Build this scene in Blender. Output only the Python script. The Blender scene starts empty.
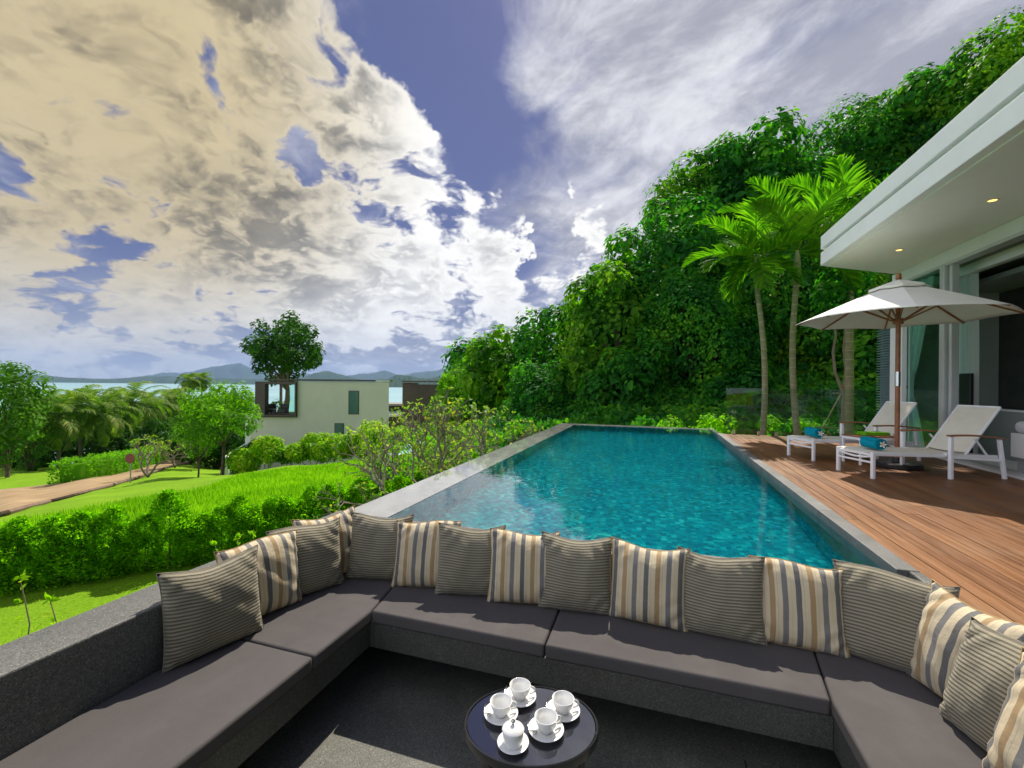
import bpy, math, random
import numpy as np
from mathutils import Vector, Matrix
R = math.radians
scene = bpy.context.scene
COL = scene.collection
random.seed(7)
rng = np.random.default_rng(7)

# ------------------------------------------------------------------ camera
F = 440.6; YAW = R(17.86); ROLL = R(0.54)
cam_d = bpy.data.cameras.new('camera'); cam = bpy.data.objects.new('camera', cam_d)
COL.objects.link(cam); scene.camera = cam
cam_d.sensor_width = 36; cam_d.lens = F/1024*36
cam_d.clip_start = .05; cam_d.clip_end = 60000
cam.location = (0, 0, 0)
cam.matrix_world = Matrix.Rotation(YAW, 4, 'Z') @ Matrix.Rotation(R(90), 4, 'X') @ Matrix.Rotation(ROLL, 4, 'Z')

# ------------------------------------------------------------------ light
SUN_EL = R(53); SUN_AZ = R(-2)          # azimuth measured from +Y towards +X
SUN = Vector((math.sin(SUN_AZ)*math.cos(SUN_EL), math.cos(SUN_AZ)*math.cos(SUN_EL), math.sin(SUN_EL)))
sd = bpy.data.lights.new('sun', 'SUN'); sun = bpy.data.objects.new('sun', sd); COL.objects.link(sun)
sd.energy = 4.6; sd.angle = R(.5); sd.color = (1, .92, .80)
sun.rotation_euler = SUN.to_track_quat('Z', 'Y').to_euler()
scene.view_settings.view_transform = 'Standard'; scene.view_settings.look = 'None'
scene.view_settings.exposure = .52; scene.view_settings.gamma = 1
scene.view_settings.use_curve_mapping = False
scene.render.engine = 'CYCLES'
scene.cycles.max_bounces = 9; scene.cycles.transparent_max_bounces = 12
scene.cycles.diffuse_bounces = 3; scene.cycles.sample_clamp_indirect = 6
scene.cycles.use_denoising = True

def pray(u, v):
    x = u-512; y = v-384
    xr = x*math.cos(ROLL)+y*math.sin(ROLL); yr = -x*math.sin(ROLL)+y*math.cos(ROLL)
    return Vector((xr/F*math.cos(YAW)-math.sin(YAW), xr/F*math.sin(YAW)+math.cos(YAW), -yr/F))
def at(u, v, d): return pray(u, v)*d
def atz(u, v, z): r = pray(u, v); return r*(z/r.z)
RT = Vector((math.cos(YAW), math.sin(YAW), 0)); FW = Vector((-math.sin(YAW), math.cos(YAW), 0))

# ------------------------------------------------------------------ node helper
class NT:
    def __init__(s, tree): s.t = tree; s.n = tree.nodes; s.l = tree.links
    def node(s, typ, **kw):
        n = s.n.new(typ)
        for k, v in kw.items(): setattr(n, k, v)
        return n
    def put(s, sock, v):
        if v is None: return
        if isinstance(v, bpy.types.NodeSocket): s.l.new(v, sock)
        elif isinstance(v, (tuple, list)) and sock.type == 'RGBA' and len(v) == 3: sock.default_value = (*v, 1)
        else: sock.default_value = v
    def math(s, op, a, b=None, c=None, clamp=False):
        n = s.node('ShaderNodeMath', operation=op, use_clamp=clamp)
        s.put(n.inputs[0], a); s.put(n.inputs[1], b); s.put(n.inputs[2], c); return n.outputs[0]
    def vm(s, op, a, b=None, sc=None):
        n = s.node('ShaderNodeVectorMath', operation=op)
        s.put(n.inputs[0], a); s.put(n.inputs[1], b)
        if sc is not None: s.put(n.inputs['Scale'], sc)
        return n.outputs['Value'] if op in ('DOT_PRODUCT', 'LENGTH', 'DISTANCE') else n.outputs[0]
    def mix(s, f, a, b, blend='MIX'):
        n = s.node('ShaderNodeMix', data_type='RGBA', blend_type=blend)
        s.put(n.inputs[0], f); s.put(n.inputs[6], a); s.put(n.inputs[7], b); return n.outputs[2]
    def smooth(s, v, a, b, lo=0., hi=1.):
        n = s.node('ShaderNodeMapRange', interpolation_type='SMOOTHSTEP')
        s.put(n.inputs[0], v); n.inputs[1].default_value = a; n.inputs[2].default_value = b
        n.inputs[3].default_value = lo; n.inputs[4].default_value = hi; return n.outputs[0]
    def noise(s, vec, scale, detail=4, rough=.5, dist=0., out=0, typ='FBM'):
        n = s.node('ShaderNodeTexNoise'); n.noise_dimensions = '3D'
        if vec is not None: s.l.new(vec, n.inputs['Vector'])
        n.inputs['Scale'].default_value = scale; n.inputs['Detail'].default_value = detail
        n.inputs['Roughness'].default_value = rough; n.inputs['Distortion'].default_value = dist
        return n.outputs[out]
    def ramp(s, f, stops, interp='LINEAR'):
        n = s.node('ShaderNodeValToRGB'); n.color_ramp.interpolation = interp
        e = n.color_ramp.elements
        while len(e) < len(stops): e.new(.5)
        for i, (p, c) in enumerate(stops): e[i].position = p; e[i].color = (*c, 1)
        s.put(n.inputs[0], f); return n.outputs[0]
    def bump(s, h, strength=.3, dist=.01):
        n = s.node('ShaderNodeBump'); n.inputs['Strength'].default_value = strength
        n.inputs['Distance'].default_value = dist; s.l.new(h, n.inputs['Height']); return n.outputs[0]

# ------------------------------------------------------------------ world
w = bpy.data.worlds.new('World'); scene.world = w; w.use_nodes = True
w.node_tree.nodes.clear(); T = NT(w.node_tree)
out = T.node('ShaderNodeOutputWorld'); bg = T.node('ShaderNodeBackground'); T.l.new(bg.outputs[0], out.inputs[0])
sky = T.node('ShaderNodeTexSky', sky_type='NISHITA'); sky.sun_disc = False
sky.sun_elevation = SUN_EL; sky.sun_rotation = SUN_AZ
sky.air_density = 1.2; sky.dust_density = .6; sky.ozone_density = 3
D = T.node('ShaderNodeTexCoord').outputs['Generated']
sep = T.node('ShaderNodeSeparateXYZ'); T.l.new(D, sep.inputs[0]); dz = sep.outputs[2]
zz = T.math('ADD', T.math('MAXIMUM', dz, 0.), .16)
p = T.vm('DIVIDE', D, None)
cmb = T.node('ShaderNodeCombineXYZ')
T.l.new(zz, cmb.inputs[0]); T.l.new(zz, cmb.inputs[1]); T.l.new(zz, cmb.inputs[2]); T.l.new(cmb.outputs[0], p.node.inputs[1])
warp = T.vm('SCALE', T.vm('SUBTRACT', T.noise(p, 1.6, 3, .5, out=1), (.5, .5, .5)), sc=.35)
pw = T.vm('ADD', p, warp)
def blob(u, v, r0, r1, src=None):   # 1 inside r0 (deg), 0 outside r1
    c = pray(u, v).normalized()
    dt = T.vm('DOT_PRODUCT', src or Dw, tuple(c))
    return T.smooth(dt, math.cos(R(r1)), math.cos(R(r0)))
Dw = T.vm('NORMALIZE', T.vm('ADD', D, T.vm('SCALE', T.vm('SUBTRACT', T.noise(D, 3.2, 6, .62, out=1), (.5, .5, .5)), sc=.42)))
def add(*a):
    r = a[0]
    for x in a[1:]: r = T.math('ADD', r, x)
    return r
def mul(a, b): return T.math('MULTIPLY', a, b)
SUNP = Vector((SUN.x/SUN.z, SUN.y/SUN.z, 0)).normalized()
zq = T.math('ADD', T.math('MAXIMUM', dz, 0.), .42)
cq = T.node('ShaderNodeCombineXYZ'); T.l.new(zq, cq.inputs[0]); T.l.new(zq, cq.inputs[1]); T.l.new(zq, cq.inputs[2])
q_ = T.vm('DIVIDE', D, cq.outputs[0])
qw = T.vm('ADD', T.vm('MULTIPLY', q_, (1., 1., 1.55)), T.vm('SCALE', T.vm('SUBTRACT', T.noise(q_, 3., 3, .5, out=1), (.5, .5, .5)), sc=.22))
def puffs(vec, sc, det):
    v = T.node('ShaderNodeTexVoronoi', feature='F1'); v.inputs['Scale'].default_value = sc
    v.inputs['Detail'].default_value = det; v.inputs['Roughness'].default_value = .58; v.inputs['Lacunarity'].default_value = 2.2
    T.l.new(vec, v.inputs['Vector']); return T.math('SUBTRACT', .62, v.outputs['Distance'])
fine = T.vm('SCALE', T.vm('SUBTRACT', T.noise(qw, 16., 3, .6, out=1), (.5, .5, .5)), sc=.055)
qf = T.vm('ADD', qw, fine)
sq = Vector((SUN.x, SUN.y, SUN.z*1.6)).normalized()
def cloudfield(vec, det):
    return T.math('ADD', T.noise(vec, 1.9, det, .55, 0.), T.math('ADD', mul(puffs(vec, 5.2, 3. if det > 6 else 2.), .26), mul(puffs(T.vm('ADD', vec, (.7, .2, .9)), 11.5, 2.), .12)))
n0 = cloudfield(qf, 9)
n1 = cloudfield(T.vm('ADD', qf, tuple(sq*.042)), 5)
n3 = T.noise(T.vm('ADD', qw, tuple(sq*.24)), 1.9, 3, .5)
n4 = T.noise(qw, 1.9, 3, .5)
n2 = T.noise(T.vm('ADD', qw, (3.7, 1.3, .4)), 4.2, 7, .6)
cov = add(mul(blob(40, 60, 14, 34), .22), mul(blob(330, 170, 6, 24), .11), mul(blob(480, 180, 3, 12), .09), mul(blob(605, 222, 2.5, 8), .32), mul(blob(560, 290, 3, 12), .26),
          mul(blob(250, 220, 3, 11), .08), mul(blob(420, 300, 5, 20), .13), mul(blob(330, 50, 5, 16), .08), mul(blob(60, 330, 4, 20), .11),
          mul(blob(485, 20, 5, 13), -.30), mul(blob(300, 130, .5, 3), -.1), mul(blob(380, 160, .5, 3), -.1), mul(blob(190, 40, .5, 3.5), -.12), mul(blob(480, 130, .5, 3), -.1), mul(blob(440, 260, 2, 9), .09), mul(blob(555, 140, 3, 10), -.2), mul(blob(120, 262, 2, 8), -.11), mul(blob(300, 300, 4, 16), .06), mul(blob(225, 100, .5, 4), -.13), mul(blob(15, 165, .5, 4), -.15), mul(blob(320, 165, .5, 4), -.12), mul(blob(40, 250, 1, 6), -.12),
          mul(blob(780, 60, 16, 34), -.44), mul(blob(545, 238, 1., 4), -.3), mul(blob(292, 50, 1, 4.5), -.14), mul(blob(545, 40, 3, 9), -.16), .01)
val = add(n0, cov, mul(T.math('SUBTRACT', n2, .5), .16), -.02)
mask = T.smooth(val, .45, .575)
thick = T.smooth(val, .50, .76)
lit = T.smooth(T.math('SUBTRACT', n0, n1), -.10, .10)
litb = T.smooth(T.math('SUBTRACT', n4, n3), -.16, .12)
litt = add(mul(lit, .62), mul(litb, .24), mul(T.smooth(n2, .3, .7), .2))
shade = mul(mul(thick, T.math('SUBTRACT', 1., litt, clamp=True)), T.math('SUBTRACT', 1., mul(blob(500, 200, 4, 22), .3)))
shade = mul(shade, T.smooth(dz, .04, .34, .42, 1.))
ccol = T.mix(T.smooth(shade, -.05, .82), (1.0, .985, .95), (.28, .285, .30))
warm = blob(20, 50, 8, 36, D)
ccol = T.mix(1., ccol, T.mix(warm, (1., 1., 1.), (.60, .50, .30)), 'MULTIPLY')
rotn = T.node('ShaderNodeVectorRotate', rotation_type='Z_AXIS'); T.l.new(T.vm('ADD', p, warp), rotn.inputs[0]); rotn.inputs['Angle'].default_value = R(-40)
pc = T.vm('MULTIPLY', rotn.outputs[0], (1.1, .66, 1.))
ci = T.noise(pc, 2.2, 10, .62, .6)
cir_cov = add(mul(blob(760, 90, 12, 34, D), .34), mul(blob(620, 20, 5, 16), .2), mul(blob(505, 50, 3, 14), -.26))
cir = T.smooth(T.math('ADD', ci, cir_cov), .45, .86)
skyc = T.mix(.6, T.vm('SCALE', T.mix(1., sky.outputs[0], (.86, .68, .96), 'MULTIPLY'), sc=.06), (.085, .115, .25))
base = T.mix(mul(cir, .93), skyc, T.mix(T.smooth(T.noise(pc, 3.4, 9, .66), .36, .68), (.37, .375, .43), (.80, .80, .83)))
col = T.mix(mask, base, ccol)
hz = T.smooth(dz, .02, .24, 1., 0.)
col = T.mix(mul(hz, .45), col, T.mix(T.smooth(n2, .40, .60), (.36, .41, .50), (.66, .70, .75)))
hz2 = T.smooth(dz, -.01, .06, 1., 0.)
col = T.mix(mul(hz2, .55), col, (.50, .57, .66))
gl_ = T.vm('DOT_PRODUCT', D, tuple(SUN))
glow = T.math('POWER', T.smooth(gl_, .9903, 1.), 1.2)
col = T.mix(glow, col, (4., 3.9, 3.7))  # unseen glow round the sun, added to raise the ambient light
fill_sky = T.vm('DOT_PRODUCT', D, tuple(Vector((-.65, -.75, .5)).normalized()))
col = T.mix(T.smooth(fill_sky, .42, .92), col, T.vm('ADD', T.vm('SCALE', col, sc=1.4), (.74, .73, .72)))  # unseen sky behind and left of the camera, brightened as added fill light
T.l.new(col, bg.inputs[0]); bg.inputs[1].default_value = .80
w.cycles.sampling_method = 'MANUAL'; w.cycles.sample_map_resolution = 512

# ------------------------------------------------------------------ materials
M = {}
def new_mat(name):
    m = bpy.data.materials.new(name); m.use_nodes = True; m.node_tree.nodes.clear()
    t = NT(m.node_tree); o = t.node('ShaderNodeOutputMaterial'); M[name] = m
    return m, t, o
def pbsdf(t, **kw):
    b = t.node('ShaderNodeBsdfPrincipled')
    names = dict(base='Base Color', rough='Roughness', metal='Metallic', ior='IOR', trans='Transmission Weight', spec='Specular IOR Level',
                 normal='Normal', sheen='Sheen Weight', coat='Coat Weight', alpha='Alpha', emc='Emission Color', ems='Emission Strength')
    for k, v in kw.items(): t.put(b.inputs[names[k]], v)
    return b
def simple(name, c, rough=.5, var=.15, vs=6., bump=0., bs=60., metal=0., spec=.5, coords='Object', fine=.0, bd=.01, coat=0.):
    m, t, o = new_mat(name)
    co = t.node('ShaderNodeTexCoord').outputs[coords]
    n = t.noise(co, vs, 5, .6)
    c0 = tuple(x*(1-var) for x in c); c1 = tuple(min(1, x*(1+var)) for x in c)
    base = t.ramp(n, [(.3, c0), (.7, c1)])
    if fine: base = t.mix(fine, base, t.ramp(t.noise(co, bs, 3, .7), [(.35, tuple(x*.4 for x in c)), (.65, tuple(min(1, x*1.7) for x in c))]))
    rr = t.smooth(t.noise(co, vs*2.3, 4, .6), .3, .7, rough*.85, min(1, rough*1.15))
    b = pbsdf(t, base=base, rough=rr, metal=metal, spec=spec, coat=coat)
    if bump: t.put(b.inputs['Normal'], t.bump(t.noise(co, bs, 5, .6), bump, bd))
    t.l.new(b.outputs[0], o.inputs[0]); return m
def leaf_mat(name, cols, trans=.45, rough=.42, tcol=None, patch=.35, ps=.5):
    m, t, o = new_mat(name)
    g = t.node('ShaderNodeNewGeometry'); rnd = g.outputs['Random Per Island']
    pn = t.noise(t.node('ShaderNodeTexCoord').outputs['Object'], ps, 3, .5)
    f = t.math('ADD', t.math('MULTIPLY', rnd, 1-patch), t.math('MULTIPLY', t.smooth(pn, .3, .7), patch))
    base = t.ramp(f, [(i/(len(cols)-1), c) for i, c in enumerate(cols)])
    b = pbsdf(t, base=base, rough=rough+.15, spec=.1)
    tr = t.node('ShaderNodeBsdfTranslucent')
    t.put(tr.inputs[0], t.mix(1., base, tcol or (1.5, 1.9, .5), 'MULTIPLY'))
    ms = t.node('ShaderNodeMixShader'); ms.inputs[0].default_value = trans
    t.l.new(b.outputs[0], ms.inputs[1]); t.l.new(tr.outputs[0], ms.inputs[2]); t.l.new(ms.outputs[0], o.inputs[0])
    return m

# granite-like washed stone
def stone(name, c, sp=.5, rough=.55):
    m, t, o = new_mat(name); co = t.node('ShaderNodeTexCoord').outputs['Object']
    v = t.node('ShaderNodeTexVoronoi'); v.inputs['Scale'].default_value = 250; t.l.new(co, v.inputs['Vector'])
    vv = t.ramp(t.noise(v.outputs['Position'], 900, 0), [(.3, tuple(x*(1-sp) for x in c)), (.5, c), (.66, c), (.75, tuple(min(1, x*(1+1.6*sp)) for x in c))])
    big = t.ramp(t.noise(co, 2.2, 6, .65), [(.3, (.72, .74, .74)), (.7, (1.15, 1.15, 1.12))])
    base = t.mix(1., vv, big, 'MULTIPLY')
    b = pbsdf(t, base=base, rough=t.smooth(t.noise(co, 5, 4), .3, .7, rough*.8, rough*1.2), spec=.4, normal=t.bump(t.noise(co, 120, 3, .6), .25, .003))
    t.l.new(b.outputs[0], o.inputs[0]); return m
stone('washed_stone', (.135, .135, .125), .5)
stone('bench_stone', (.07, .07, .062), .5)
stone('coping_stone', (.165, .165, .16), .3)
stone('wet_stone', (.26, .26, .25), .2, .3)
_b = [n for n in M['wet_stone'].node_tree.nodes if n.type == 'BSDF_PRINCIPLED'][0]
_b.inputs['Coat Weight'].default_value = 1.; _b.inputs['Coat Roughness'].default_value = .04; _b.inputs['Coat IOR'].default_value = 1.7
stone('floor_stone', (.125, .125, .105), .5)
simple('cushion_fabric', (.086, .079, .077), .88, .09, 3., .5, 380., spec=.15, bd=.003, fine=.10)
simple('white_paint', (.86, .865, .86), .45, .03, 3., .03, 40.)
simple('plaster_white', (.76, .77, .75), .7, .04, 1.5, .05, 60.)
simple('soffit_paint', (.84, .84, .78), .8, .03, 1.5)
simple('frame_metal', (.62, .64, .64), .35, .04, 4., metal=.3)
simple('powder_white', (.86, .86, .86), .35, .03, 12.)
simple('dark_metal', (.02, .02, .022), .35, .1, 12., .05, 200.)
simple('sling_fabric', (.74, .70, .58), .7, .05, 12., .3, 500., spec=.2, bd=.002)
simple('canvas', (.88, .86, .79), .8, .04, 3., .15, 14., spec=.1, bd=.01)
simple('teak', (.30, .115, .045), .4, .3, 9., .1, 60.)
simple('porcelain', (.80, .80, .77), .12, .01, 5., spec=.6, coat=.3)
simple('steel', (.6, .6, .6), .2, .05, 10., metal=1.)
simple('teal_towel', (.005, .27, .36), .95, .15, 40., .8, 300., spec=.05, bd=.004)
simple('green_towel', (.16, .42, .02), .95, .15, 40., .8, 300., spec=.05, bd=.004)
simple('petal', (.85, .82, .65), .6, .05, 20.)
simple('petal_heart', (.8, .5, .06), .6, .05, 20.)
simple('bed_linen', (.80, .80, .84), .85, .05, 6., .3, 12., spec=.1, bd=.02)
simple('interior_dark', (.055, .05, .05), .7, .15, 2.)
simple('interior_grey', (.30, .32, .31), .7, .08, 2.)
simple('black_plastic', (.012, .012, .014), .4, .1, 12.)
simple('cream_render', (.60, .59, .48), .85, .05, .8, .1, 30.)
simple('white_render', (.68, .69, .65), .85, .05, .8)
simple('brown_cladding', (.075, .055, .048), .6, .15, 3.)
simple('roof_edge', (.10, .07, .06), .6, .2, 2.)
simple('bark', (.14, .10, .07), .9, .35, 5., .7, 22., bd=.02)
simple('pale_bark', (.21, .17, .13), .9, .25, 5., .5, 22., bd=.02)
simple('stem_green', (.22, .26, .09), .7, .2, 9.)
simple('bamboo', (.26, .21, .13), .6, .2, 9.)
simple('soil', (.08, .055, .03), .95, .3, 2., .6, 12., bd=.05)
simple('kerb_concrete', (.16, .10, .07), .9, .3, 3., .3, 30.)
simple('sign_back', (.22, .05, .04), .6, .1, 9.)
simple('galvanised', (.35, .35, .34), .5, .1, 9., metal=.4)
simple('wake_foam', (.85, .87, .88), .8, .03, 2.)
simple('grey_roof', (.25, .24, .21), .85, .1, 1.)  # even warm grey of the lower house roof

leaf_mat('leaf_vine', [(.005, .05, .008), (.018, .125, .014), (.055, .24, .016), (.19, .42, .018)], .42, .45, patch=.5, ps=.55)
leaf_mat('leaf_creeper', [(.012, .07, .006), (.045, .16, .010), (.12, .29, .012), (.28, .44, .02)], .45, .40, patch=.6, ps=.8)
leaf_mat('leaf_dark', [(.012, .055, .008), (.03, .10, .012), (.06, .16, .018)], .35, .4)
leaf_mat('leaf_shrub', [(.07, .22, .006), (.16, .38, .008), (.32, .56, .012)], .5, .5, patch=.3, ps=3.)
leaf_mat('leaf_grass', [(.10, .26, .005), (.19, .38, .010), (.32, .50, .02)], .5, .6, patch=.45, ps=.8)
leaf_mat('leaf_bright', [(.05, .16, .008), (.12, .28, .012), (.22, .38, .02)], .5, .5, patch=.3)
leaf_mat('leaf_hedge', [(.06, .20, .006), (.13, .32, .012), (.22, .42, .02)], .45, .5, patch=.3)
leaf_mat('leaf_yellow', [(.10, .26, .01), (.24, .40, .012), (.50, .52, .03)], .5, .5, patch=.5, ps=1.2)
leaf_mat('leaf_plumeria', [(.09, .22, .02), (.20, .34, .03), (.20, .34, .03), (.24, .38, .06), (.50, .42, .05), (.10, .28, .03), (.62, .62, .45)], .4, .35, patch=.1)
leaf_mat('leaf_palm', [(.03, .12, .006), (.09, .25, .01), (.20, .40, .015)], .45, .38, patch=.25)
leaf_mat('leaf_coconut', [(.03, .09, .012), (.09, .19, .025), (.22, .30, .05), (.42, .38, .14)], .35, .45, patch=.45, ps=.25)
leaf_mat('leaf_far', [(.03, .11, .012), (.075, .19, .018), (.16, .30, .03)], .35, .5, patch=.5, ps=.12)

def stripes():
    m, t, o = new_mat('striped_fabric'); co = t.node('ShaderNodeTexCoord').outputs['UV']
    s = t.node('ShaderNodeSeparateXYZ'); t.l.new(co, s.inputs[0])
    x = t.math('ADD', s.outputs[0], t.math('MULTIPLY', t.noise(co, 3., 2), .008))
    f = t.math('FRACT', t.math('ADD', t.math('MULTIPLY', x, 2.35), .9))
    cr, gd, gy, dg = (.60, .50, .31), (.34, .21, .07), (.125, .125, .125), (.062, .065, .067)
    st = [(0, dg), (.14, cr), (.195, (.5, .40, .24)), (.215, cr), (.335, gd), (.475, cr), (.535, (.45, .38, .26)), (.55, cr), (.655, gy), (.80, cr), (.885, (.50, .42, .27)), (.90, cr)]
    c = t.ramp(f, st, 'CONSTANT')
    wv = t.noise(co, 260, 2, .5)
    c = t.mix(.16, c, t.ramp(wv, [(.35, (.1, .08, .06)), (.65, (.9, .85, .75))]))
    b = pbsdf(t, base=c, rough=.7, spec=.25, sheen=.1, normal=t.bump(add2(t, t.noise(co, 2.6, 4, .5), wv), .85, .025))
    t.l.new(b.outputs[0], o.inputs[0])
def add2(t, a, b): return t.math('ADD', a, t.math('MULTIPLY', b, .06))
stripes()
def ribs():
    m, t, o = new_mat('ribbed_fabric'); co = t.node('ShaderNodeTexCoord').outputs['UV']
    s = t.node('ShaderNodeSeparateXYZ'); t.l.new(co, s.inputs[0])
    y = t.math('ADD', s.outputs[1], t.math('MULTIPLY', t.noise(co, 4., 2), .01))
    f = t.math('SINE', t.math('MULTIPLY', y, 2*math.pi*27))
    g = t.smooth(f, -.75, .35)
    c = t.ramp(g, [(0, (.095, .085, .058)), (1, (.275, .247, .168))])
    wv = t.noise(co, 300, 2, .5)
    c = t.mix(.12, c, t.ramp(wv, [(.35, (.05, .05, .04)), (.65, (.6, .55, .45))]))
    h = t.math('ADD', t.math('MULTIPLY', g, .09), t.noise(co, 2.6, 4, .5))
    b = pbsdf(t, base=c, rough=.85, spec=.15, sheen=.15, normal=t.bump(h, .9, .025))
    t.l.new(b.outputs[0], o.inputs[0])
ribs()
def wood_deck():
    m, t, o = new_mat('deck_wood'); co = t.node('ShaderNodeTexCoord').outputs['Object']
    r = t.node('ShaderNodeNewGeometry').outputs['Random Per Island']
    sc = t.vm('MULTIPLY', co, (28., 1.6, 28.)); cm = t.node('ShaderNodeCombineXYZ'); t.l.new(t.math('MULTIPLY', r, 50.), cm.inputs[1])
    g = t.noise(t.vm('ADD', sc, cm.outputs[0]), 1., 6, .6, .4)
    a = t.ramp(r, [(0, (.115, .042, .013)), (.5, (.185, .072, .020)), (1, (.265, .112, .033))])
    c = t.mix(.45, a, t.ramp(g, [(.3, (.07, .025, .009)), (.7, (.31, .135, .042))]))
    wt = t.smooth(t.noise(co, 1.1, 4, .6), .45, .72)
    c = t.mix(t.math('MULTIPLY', wt, .3), c, (.32, .22, .13))
    groove = t.math('SINE', t.math('MULTIPLY', t.node('ShaderNodeSeparateXYZ').outputs[0], 1.))
    b = pbsdf(t, base=c, rough=t.smooth(g, .3, .7, .38, .6), spec=.4, normal=t.bump(g, .25, .004))
    t.l.new(b.outputs[0], o.inputs[0])
wood_deck()
def mosaic():
    m, t, o = new_mat('pool_mosaic'); co = t.node('ShaderNodeTexCoord').outputs['Object']
    v = t.node('ShaderNodeTexVoronoi', distance='CHEBYCHEV'); v.inputs['Scale'].default_value = 24; v.inputs['Randomness'].default_value = .35; t.l.new(co, v.inputs['Vector'])
    sx = t.node('ShaderNodeSeparateColor'); t.l.new(v.outputs['Color'], sx.inputs[0])
    c = t.ramp(sx.outputs[0], [(0, (.0, .12, .20)), (.35, (.0, .24, .33)), (.7, (.0, .37, .44)), (.92, (.002, .55, .56)), (1, (.08, .80, .72))])
    c = t.mix(.35, c, t.ramp(t.noise(co, 1.3, 3), [(.3, (.0, .20, .31)), (.7, (.0, .40, .46))]))
    b = pbsdf(t, base=c, rough=.6, spec=.1); t.l.new(b.outputs[0], o.inputs[0])
mosaic()
def water():
    m, t, o = new_mat('pool_water'); co = t.node('ShaderNodeTexCoord').outputs['Object']
    a = t.noise(t.vm('MULTIPLY', co, (1., .8, 1.)), 5.5, 3, .5, .8)
    b_ = t.noise(co, 1.7, 2, .5, .5)
    am = t.smooth(t.noise(co, .5, 2), .35, .65, .35, 1.)
    h = t.math('MULTIPLY', t.math('ADD', a, t.math('MULTIPLY', b_, 1.2)), am)
    nb = t.bump(h, .11, .028)
    t.l.new(pbsdf(t, base=(.30, .96, .99), rough=0., trans=1., ior=1.45, normal=nb).outputs[0], o.inputs[0])
water()
def sea():
    m, t, o = new_mat('sea_water'); co = t.node('ShaderNodeTexCoord').outputs['Object']
    c = t.ramp(t.noise(t.vm('MULTIPLY', co, (.002, .002, 1.)), 1., 5, .6), [(.3, (.19, .38, .42)), (.7, (.28, .48, .50))])
    b = pbsdf(t, base=c, rough=.35, spec=.3, normal=t.bump(t.noise(co, .2, 4), .4, 1.)); t.l.new(b.outputs[0], o.inputs[0])
sea()
def ground():
    m, t, o = new_mat('garden_ground'); co = t.node('ShaderNodeTexCoord').outputs['Object']
    c = t.ramp(t.noise(co, .35, 6, .65), [(.3, (.11, .22, .006)), (.55, (.18, .32, .008)), (.75, (.27, .38, .014))])
    c = t.mix(.45, c, t.ramp(t.noise(co, 26., 4, .7), [(.3, (.05, .16, .004)), (.7, (.26, .48, .02))]))
    dr = t.smooth(t.noise(co, .8, 5, .7), .62, .75)
    c = t.mix(t.math('MULTIPLY', dr, .35), c, (.32, .28, .08))
    b = pbsdf(t, base=c, rough=.9, spec=.1, normal=t.bump(t.noise(co, 40., 4, .7), .8, .03)); t.l.new(b.outputs[0], o.inputs[0])
    m, t, o = new_mat('dirt_road'); co = t.node('ShaderNodeTexCoord').outputs['Object']
    c = t.ramp(t.noise(co, .7, 7, .65), [(.3, (.25, .17, .09)), (.6, (.36, .26, .145)), (.8, (.44, .34, .21))])
    b = pbsdf(t, base=c, rough=.95, spec=.1, normal=t.bump(t.noise(co, 10., 5, .7), .6, .03)); t.l.new(b.outputs[0], o.inputs[0])
    m, t, o = new_mat('hill_forest'); co = t.node('ShaderNodeTexCoord').outputs['Object']
    c = t.ramp(t.noise(co, .01, 8, .7), [(.3, (.018, .045, .02)), (.6, (.035, .075, .03)), (.8, (.09, .12, .05))])
    b = pbsdf(t, base=c, rough=.95, spec=.05, normal=t.bump(t.noise(co, .02, 6, .7), .8, 20.)); t.l.new(b.outputs[0], o.inputs[0])
ground()
def glass(name, tint, refl_ior=1.5, rough=.0):
    m, t, o = new_mat(name); lw = t.node('ShaderNodeLayerWeight'); lw.inputs[0].default_value = .5
    fa = t.math('ADD', .045, t.math('MULTIPLY', t.math('POWER', lw.outputs['Facing'], 5.), .9))
    tr = t.node('ShaderNodeBsdfTransparent'); t.put(tr.inputs[0], tint)
    gl = t.node('ShaderNodeBsdfGlossy'); gl.inputs['Roughness'].default_value = rough
    ms = t.node('ShaderNodeMixShader'); t.l.new(fa, ms.inputs[0]); t.l.new(tr.outputs[0], ms.inputs[1]); t.l.new(gl.outputs[0], ms.inputs[2])
    t.l.new(ms.outputs[0], o.inputs[0])
glass('clear_glass', (.86, .93, .90)); glass('green_glass', (.74, .93, .87), 1.5)
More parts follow.
